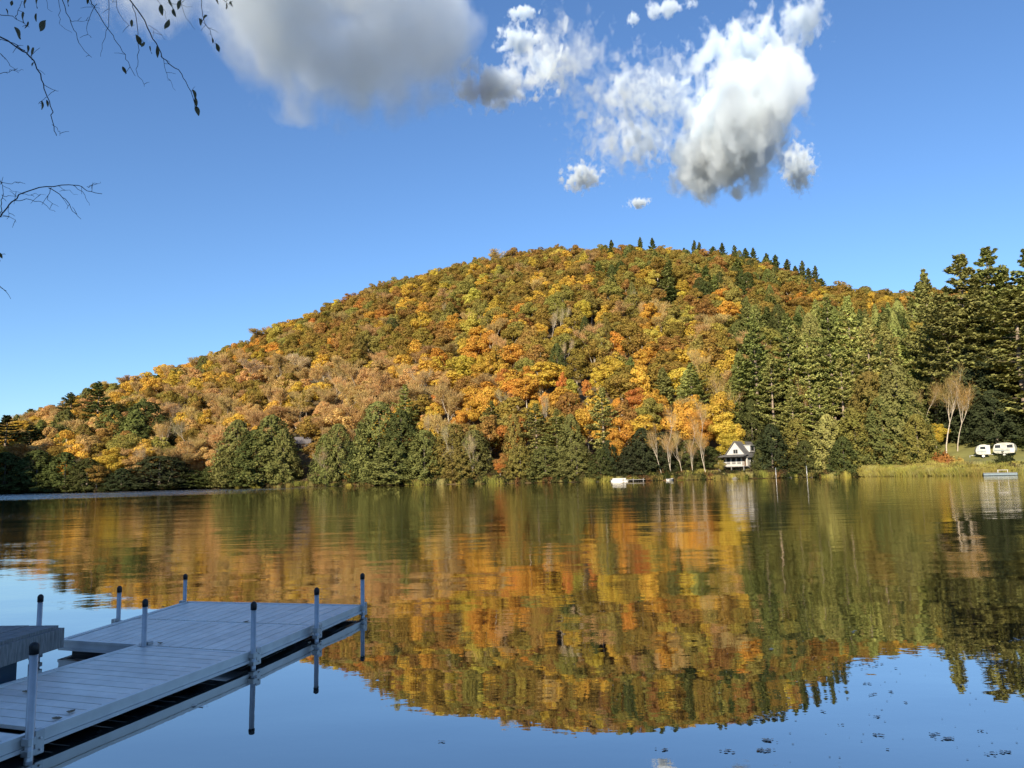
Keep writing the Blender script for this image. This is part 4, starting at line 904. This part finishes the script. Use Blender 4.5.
# ------------------------------------------------------------------ leaves and flecks afloat
mb = MB(); r_ = random.Random(5)
CL = [(767, 719, 16, 9), (772, 715, 14, 6), (766, 741, 8, 5), (764, 751, 9, 5), (867, 665, 22, 9), (875, 695, 7, 2), (866, 684, 5, 2), (892, 692, 5, 2), (879, 717, 6, 2), (877, 735, 6, 3), (932, 735, 7, 3), (947, 739, 9, 4), (964, 686, 6, 2), (999, 662, 14, 5), (1003, 672, 12, 4),
      (982, 732, 6, 2), (1007, 752, 9, 3), (992, 754, 7, 2), (889, 750, 3, 1),  (854, 632, 5, 2), (772, 650, 5, 2), (662, 750, 8, 2), (727, 752, 10, 3), (824, 712, 3, 1), (842, 725, 3, 1), (198, 706, 8, 4), (1016, 640, 10, 4), (985, 655, 12, 4), (440, 742, 4, 1), (905, 703, 3, 1)]
for px, py, sp, n in CL:
    for k in range(n*3):
        p = P2(px+r_.gauss(0, sp*.5), min(767, py+r_.gauss(0, sp*.10)), 0); s = r_.uniform(.006, .017); a = r_.uniform(0, 6.28); m_n = 6
        mb.add([(p.x+math.cos(a+j*6.28/m_n)*s*r_.uniform(.6, 1.2), p.y+math.sin(a+j*6.28/m_n)*s*r_.uniform(.5, 1), .004+r_.uniform(0, .004)) for j in range(m_n)], [tuple(range(m_n))])
for i in range(140):
    px, py = r_.uniform(540, 1023), r_.uniform(622, 767)
    if px < 780 and py > 700: continue
    p = P2(px, py, 0); s = r_.uniform(.004, .010); mb.add([(p.x+math.cos(j*1.57)*s, p.y+math.sin(j*1.57)*s*.8, .004) for j in range(4)], [(0, 1, 2, 3)])
o = mb.build('floating_leaves', M['driftleaf']); tag(o, 'small brown leaves and flecks drifting on the near water', 'floating leaves', kind='stuff')

# ------------------------------------------------------------------ the tree overhead, its trunk outside the picture to the left
def unp(cx, cy, r, k=.39):
    d = ray(cx*k, cy*k); h_ = math.hypot(d[0], d[1]); return Vector((d[0]/h_*r, d[1]/h_*r, CAM_H+d[2]/h_*r))
ob = empty('overhanging_tree', (-5.6, 1.0, ground(-5.6, 1.0)), 0, 'dark thin twigs with a few withered leaves hanging into the sky at upper left', 'tree')
off0 = Vector(ob.location)
def smooth(pts, seg=4, jit=.0):
    out = []; n = len(pts)
    for i in range(n-1):
        p0, p1, p2, p3 = pts[max(i-1, 0)], pts[i], pts[i+1], pts[min(i+2, n-1)]
        for k in range(seg):
            t_ = k/seg; out.append(.5*((2*p1)+(p2-p0)*t_+(2*p0-5*p1+4*p2-p3)*t_*t_+(3*p1-p0-3*p2+p3)*t_**3)+Vector((rnd.gauss(0, jit), rnd.gauss(0, jit), rnd.gauss(0, jit))))
    out.append(pts[-1]); return out
br = MB(); tr_ = MB(); lf = MB()
tr_.tube([Vector((0, 0, -.3)), Vector((.1, .1, 1.6)), Vector((.05, .3, 3.4)), Vector((.3, .5, 5.2)), Vector((.2, .6, 7.5)), Vector((.4, .6, 9.5))], [.17, .15, .12, .09, .06, .02], 9)
tr_.build('trunk', M['bark'], ob)
def branch(pts, r0, r1, seg=4, jit=.006):
    pts = smooth([p-off0 for p in pts], seg, jit); n = len(pts); br.tube(pts, [r0+(r1-r0)*i/(n-1) for i in range(n)], 5); return pts
T1, T2 = off0+Vector((.05, .3, 3.3)), off0+Vector((.3, .5, 5.0))
l1 = [T2, unp(-420, -220, 4.6), unp(-80, -170, 4.7), unp(160, -120, 4.8), unp(330, -90, 4.9), unp(560, -70, 5.1)]; branch(l1, .045, .008, 6)
l2 = [T1+Vector((0, 0, .9)), unp(-420, 20, 4.4), unp(-140, 60, 4.3), unp(-10, 90, 4.3)]; branch(l2, .022, .005, 5)
l3 = [T1, unp(-400, 640, 4.5), unp(-120, 590, 4.5), unp(0, 555, 4.6)]; branch(l3, .02, .0055, 5)
TW = [(4.3, [(-10, 90), (60, 130), (90, 165), (110, 215), (125, 260), (135, 310), (145, 348)], .0045), (4.3, [(60, 132), (30, 110), (-20, 96)], .003), (4.35, [(110, 215), (130, 228), (150, 233)], .002), (4.3, [(135, 318), (148, 332), (153, 348)], .0015), (4.35, [(120, 250), (108, 262), (103, 272)], .0015),
      (4.4, [(-20, 130), (10, 145), (35, 175), (60, 180)], .002), (4.4, [(-20, 190), (20, 185), (45, 175)], .002), (4.3, [(-40, 30), (20, 40), (60, 60), (75, 70)], .0025), (4.3, [(40, 50), (50, 20), (60, 5)], .002),
      (4.9, [(300, -80), (335, 0), (380, 70), (405, 125), (430, 160), (465, 190), (490, 235), (505, 290)], .005), (4.85, [(260, -90), (236, -10), (245, 25), (280, 80), (310, 120), (330, 160), (347, 195)], .0035), (4.95, [(340, 10), (352, 70), (355, 130), (352, 180), (370, 222)], .0028),
      (4.7, [(120, -120), (160, 0), (185, 60), (205, 110), (235, 147)], .003), (4.7, [(130, -80), (150, 10), (155, 60), (185, 85)], .002), (4.8, [(248, 10), (225, 60), (226, 85), (236, 96)], .002), (4.85, [(282, -60), (280, 50), (268, 100), (258, 145)], .0024),
      (4.95, [(415, 145), (425, 170), (430, 200), (450, 232)], .002), (5.0, [(500, -80), (515, 0), (520, 40), (540, 90), (560, 118)], .003), (5.1, [(560, -70), (575, -5), (583, 8), (597, 15)], .002), (5.0, [(455, -60), (470, 30), (500, 76)], .002), (4.9, [(380, 66), (402, 76), (424, 102)], .0018),
      (4.95, [(380, -90), (400, -10), (418, 22), (428, 55)], .002), (4.9, [(180, 50), (205, 55), (232, 50)], .0016), (5.0, [(400, -70), (430, -10), (446, 30)], .002), (5.0, [(440, 8), (470, 14), (495, 20)], .0016), (4.7, [(100, -120), (120, 10), (134, 30)], .0016),
      (4.95, [(348, 90), (362, 104), (370, 116)], .0014), (4.9, [(210, -90), (222, 0), (255, 22)], .002), (5.0, [(515, 45), (530, 70), (540, 72)], .0014), (4.9, [(290, -60), (300, 20), (325, 60), (345, 66)], .0022),
      (4.6, [(0, 555), (25, 525), (60, 495), (120, 478), (190, 474), (225, 488), (262, 497)], .0045), (4.6, [(125, 482), (160, 505), (190, 540), (208, 562)], .0028), (4.6, [(130, 480), (125, 510), (150, 530)], .002), (4.6, [(190, 475), (215, 500), (230, 527)], .002), (4.55, [(40, 515), (80, 512), (115, 525), (142, 543)], .0022),
      (4.6, [(-20, 462), (20, 470), (52, 466)], .002), (4.6, [(-5, 555), (5, 520), (8, 490), (2, 465)], .0028), (4.6, [(5, 500), (20, 502), (60, 497)], .002), (4.6, [(-5, 548), (25, 556), (42, 570)], .002), (4.6, [(20, 530), (22, 552), (20, 560)], .0014), (4.6, [(222, 480), (240, 472), (258, 466)], .0016), (4.6, [(-8, 440), (10, 478), (35, 490), (60, 500)], .0016),
      (4.6, [(60, 497), (90, 500), (118, 500)], .0015), (4.6, [(150, 477), (175, 490), (200, 500)], .0014), (4.5, [(-40, 640), (0, 650), (14, 652)], .003), (4.5, [(-40, 720), (0, 735), (16, 745)], .003)]
for r_d, L, w_ in TW:
    pts = [unp(x, y, r_d+.12*math.sin(i*1.7+x)) for i, (x, y) in enumerate(L)]; sm_ = branch(pts, w_*.85, w_*.35, 4, .0035)
    for k in range(3, len(sm_)-1, 3):
        if rnd.random() < .6:
            d_r = Vector((rnd.gauss(0, 1), rnd.gauss(0, .5), rnd.gauss(-.2, 1))).normalized()*rnd.uniform(.02, .07); br.tube([sm_[k], sm_[k]+d_r*.6, sm_[k]+d_r+Vector((0, 0, -.006))], [.0016, .0012, .0009], 3)
br.build('branches', M['dark_twig'], ob)
LV = [(45, 85, 38, 4.3), (65, 8, 26, 4.3), (95, 6, 26, 4.3), (60, 45, 26, 4.3), (93, 45, 20, 4.3), (110, 66, 34, 4.3), (70, 128, 22, 4.3), (84, 138, 28, 4.3), (68, 64, 18, 4.3), (107, 270, 20, 4.3), (121, 265, 16, 4.3), (84, 165, 12, 4.3),
      (498, 245, 34, 4.9), (506, 285, 30, 4.9), (503, 262, 24, 4.9), (403, 133, 28, 4.9), (355, 103, 28, 4.9), (367, 114, 18, 4.9), (387, 128, 18, 4.9), (338, 60, 20, 4.9), (415, 26, 30, 4.9), (440, 12, 30, 4.9), (447, 34, 26, 4.9), (428, 62, 30, 4.9), (460, 12, 30, 4.9), (176, 4, 22, 4.7), (319, 180, 18, 4.85),
      (513, 56, 24, 5.0), (525, 46, 22, 5.0), (558, 122, 26, 5.0), (545, 104, 14, 5.0), (580, 16, 22, 5.1), (594, 10, 24, 5.1), (555, 2, 18, 5.0), (225, 2, 16, 4.8), (30, 8, 14, 4.3), (18, 30, 14, 4.3), (2, 655, 14, 4.5), (290, 2, 12, 4.9)]
for x, y, s, r_d in LV:
    c = unp(x, y, r_d)-off0; sz = s*.39/F*r_d*1.0
    dn_ = Vector((rnd.gauss(0, .35), rnd.gauss(0, .3), -1)).normalized(); sd2 = dn_.cross(Vector((rnd.gauss(0, 1), rnd.gauss(0, 1), 0)).normalized()).normalized(); nn_ = dn_.cross(sd2)
    P_ = []
    for i in range(7):
        u = i/6; w_ = math.sin(math.pi*min(1, u*.96+.02))**.8*(.2+.1*((x*7+y*3) % 5)/5)*(1-.35*u); P_.append((u-.5, w_))
    vs_ = [c+dn_*u*sz+nn_*sz*.1*math.sin(u*4) for u, _ in P_]+[c+dn_*u*sz+sd2*w_*sz+nn_*w_*sz*.5 for u, w_ in P_]+[c+dn_*u*sz-sd2*w_*sz+nn_*w_*sz*.5 for u, w_ in P_]
    lf.add(vs_, [(i, i+1, 8+i, 7+i) for i in range(6)]+[(i+1, i, 14+i, 15+i) for i in range(6)], 0, True)
lf.build('leaves', M['greenleaf'], ob)

# ------------------------------------------------------------------ clouds: real volumes far beyond the hill
def cloud_mat(name, lobes, dens, nscale, namp, edge, seed, soft=1.0):
    m = bpy.data.materials.new(name); m.use_nodes = True; t = m.node_tree; t.nodes.clear(); out = t.nodes.new('ShaderNodeOutputMaterial'); pv = t.nodes.new('ShaderNodeVolumePrincipled')
    tc = t.nodes.new('ShaderNodeTexCoord'); cur = None
    def mth(op, a, b=None):
        n = t.nodes.new('ShaderNodeMath'); n.operation = op
        for i, v in enumerate((a, b)):
            if v is None: continue
            if isinstance(v, (int, float)): n.inputs[i].default_value = v
            else: t.links.new(v, n.inputs[i])
        return n.outputs[0]
    for (cx, cy_, cz, rx, ry, rz_) in lobes:
        s1 = t.nodes.new('ShaderNodeVectorMath'); s1.operation = 'SUBTRACT'; s1.inputs[1].default_value = (cx, cy_, cz); t.links.new(tc.outputs['Object'], s1.inputs[0])
        s2 = t.nodes.new('ShaderNodeVectorMath'); s2.operation = 'MULTIPLY'; s2.inputs[1].default_value = (1/rx, 1/ry, 1/rz_); t.links.new(s1.outputs[0], s2.inputs[0])
        s3 = t.nodes.new('ShaderNodeVectorMath'); s3.operation = 'LENGTH'; t.links.new(s2.outputs[0], s3.inputs[0])
        cur = s3.outputs['Value'] if cur is None else mth('MINIMUM', cur, s3.outputs['Value'])
    mp = t.nodes.new('ShaderNodeMapping'); mp.inputs['Location'].default_value = (seed*7.3, seed*3.1, 0); t.links.new(tc.outputs['Object'], mp.inputs[0])
    nz = t.nodes.new('ShaderNodeTexNoise'); nz.inputs['Scale'].default_value = nscale; nz.inputs['Detail'].default_value = 5; nz.inputs['Roughness'].default_value = .58; t.links.new(mp.outputs[0], nz.inputs['Vector'])
    v = mth('SUBTRACT', mth('ADD', mth('MULTIPLY', mth('SUBTRACT', nz.outputs['Fac'], .5), namp), edge), cur)
    v = mth('MULTIPLY', v, 1/soft); v = mth('MINIMUM', mth('MAXIMUM', v, 0.0), 1.0); v = mth('MULTIPLY', v, dens)
    t.links.new(v, pv.inputs['Density']); pv.inputs['Color'].default_value = (.88, .94, 1, 1); pv.inputs['Anisotropy'].default_value = .0
    t.links.new(pv.outputs[0], out.inputs['Volume']); return m
def cloud(px, py, wpx, hpx, D, label, lobes=None, dens=.03, nscale=5, namp=1.4, edge=.75, soft=.5, seed=1, shear=0, thick=.3):
    """a flat-based cloud: object space is metres/100, x right, y away along the ground, z up"""
    d = Vector(ray(px, py)).normalized(); c = Vector((0, 0, CAM_H))+d*D; k = D/F/100; hw = wpx*k/2; hv = hpx*k/2/d.z; th = thick*hpx*k/2
    if lobes is None: lobes = [(0, 0, 1, 1)]
    LB = [(a*hw, -b2*hv, 0, rx*hw, ry*hv, th*(.6+.4*min(rx, ry))) for a, b2, rx, ry in lobes]
    bm = bmesh.new(); bmesh.ops.create_icosphere(bm, subdivisions=3, radius=1)
    for v in bm.verts: v.co = Vector((v.co.x*hw*1.35, v.co.y*hv*1.3, v.co.z*th*1.5))
    me = bpy.data.meshes.new('cloud'); bm.to_mesh(me); bm.free(); m = cloud_mat('cloud', LB, dens*100, nscale/hw, namp, edge, seed, soft); me.materials.append(m)
    for n in m.node_tree.nodes:
        if n.bl_idname == 'ShaderNodeMapping': n.inputs['Scale'].default_value = (1, d.z, 1)
    o = bpy.data.objects.new('cloud', me); COL.objects.link(o); o.location = c; o.rotation_euler = (0, 0, -math.atan2(d.x, d.y))
    o.scale = (100, 100, 100); tag(o, label, 'cloud', 'clouds'); return o
CLOUDS_ON = True
if CLOUDS_ON:
    cloud(726, 128, 152, 122, 2600, 'large cumulus with grey belly and bright ragged rim above the right side of the hill', [(-.35, -.5, .5, .45), (.1, -.2, .8, .68), (.6, .45, .36, .34), (.25, .2, .62, .55)], .0034, 3.8, 1.8, .84, .9, 3, thick=.8)
    cloud(748, 52, 110, 56, 2600, 'thin ragged cap of cloud standing on top of the large cumulus', None, .0013, 4.6, 2.9, .8, .8, 52, thick=.5)
    cloud(622, 108, 190, 165, 2600, 'broken patch of small white puffs just left of the large cumulus', [(-.5, .5, .5, .35), (.2, .1, .9, .42), (.1, -.4, .7, .45)], .0026, 10, 3.6, .58, .8, 8, thick=.3)
    cloud(325, 22, 320, 195, 2300, 'broad soft grey cloud trailing in from the top edge', [(-.2, .45, .9, .6), (.15, -.35, .5, .42), (.5, .0, .45, .4), (-.1, .0, .65, .45)], .00036, 3.2, 2.1, .95, 1.5, 5, thick=.8)
    cloud(492, 86, 100, 52, 2500, 'low white puff with a flat tail between the grey cloud and the broken patch', None, .0022, 4.2, 2.9, .70, .8, 12, thick=.45)
    cloud(520, 40, 50, 30, 2500, 'small white puff above the flat-tailed one', None, .0030, 3.4, 2.6, .75, .7, 13, thick=.5)
    cloud(523, 13, 36, 13, 2500, 'tiny flat puff near the top edge', None, .003, 3, 2.2, .75, .7, 17, thick=.8)
    cloud(583, 177, 46, 28, 2500, 'small puff below the broken patch', None, .0018, 3.8, 2.9, .78, .8, 20, thick=.5)
    cloud(638, 203, 26, 10, 2500, 'tiny wisp lowest of all the clouds', None, .0022, 3, 2.6, .75, .7, 23, thick=.8)
    cloud(803, 17, 46, 40, 2500, 'faint round puff at the top above the large cumulus', None, .0010, 2.6, 2.4, .75, .9, 29, thick=.6)
    cloud(799, 170, 32, 44, 2500, 'small bright puff hugging the lower right of the large cumulus', None, .0022, 3.4, 2.8, .76, .7, 33, thick=.5)
    cloud(668, 8, 56, 14, 2500, 'thin bright streak slanting out of the top edge', None, .0018, 2.8, 2.6, .75, .7, 38, thick=.8)
    cloud(633, 19, 14, 12, 2500, 'tiny faint puff left of the slanting streak', None, .0016, 2.6, 2.2, .75, .7, 41, thick=.8)
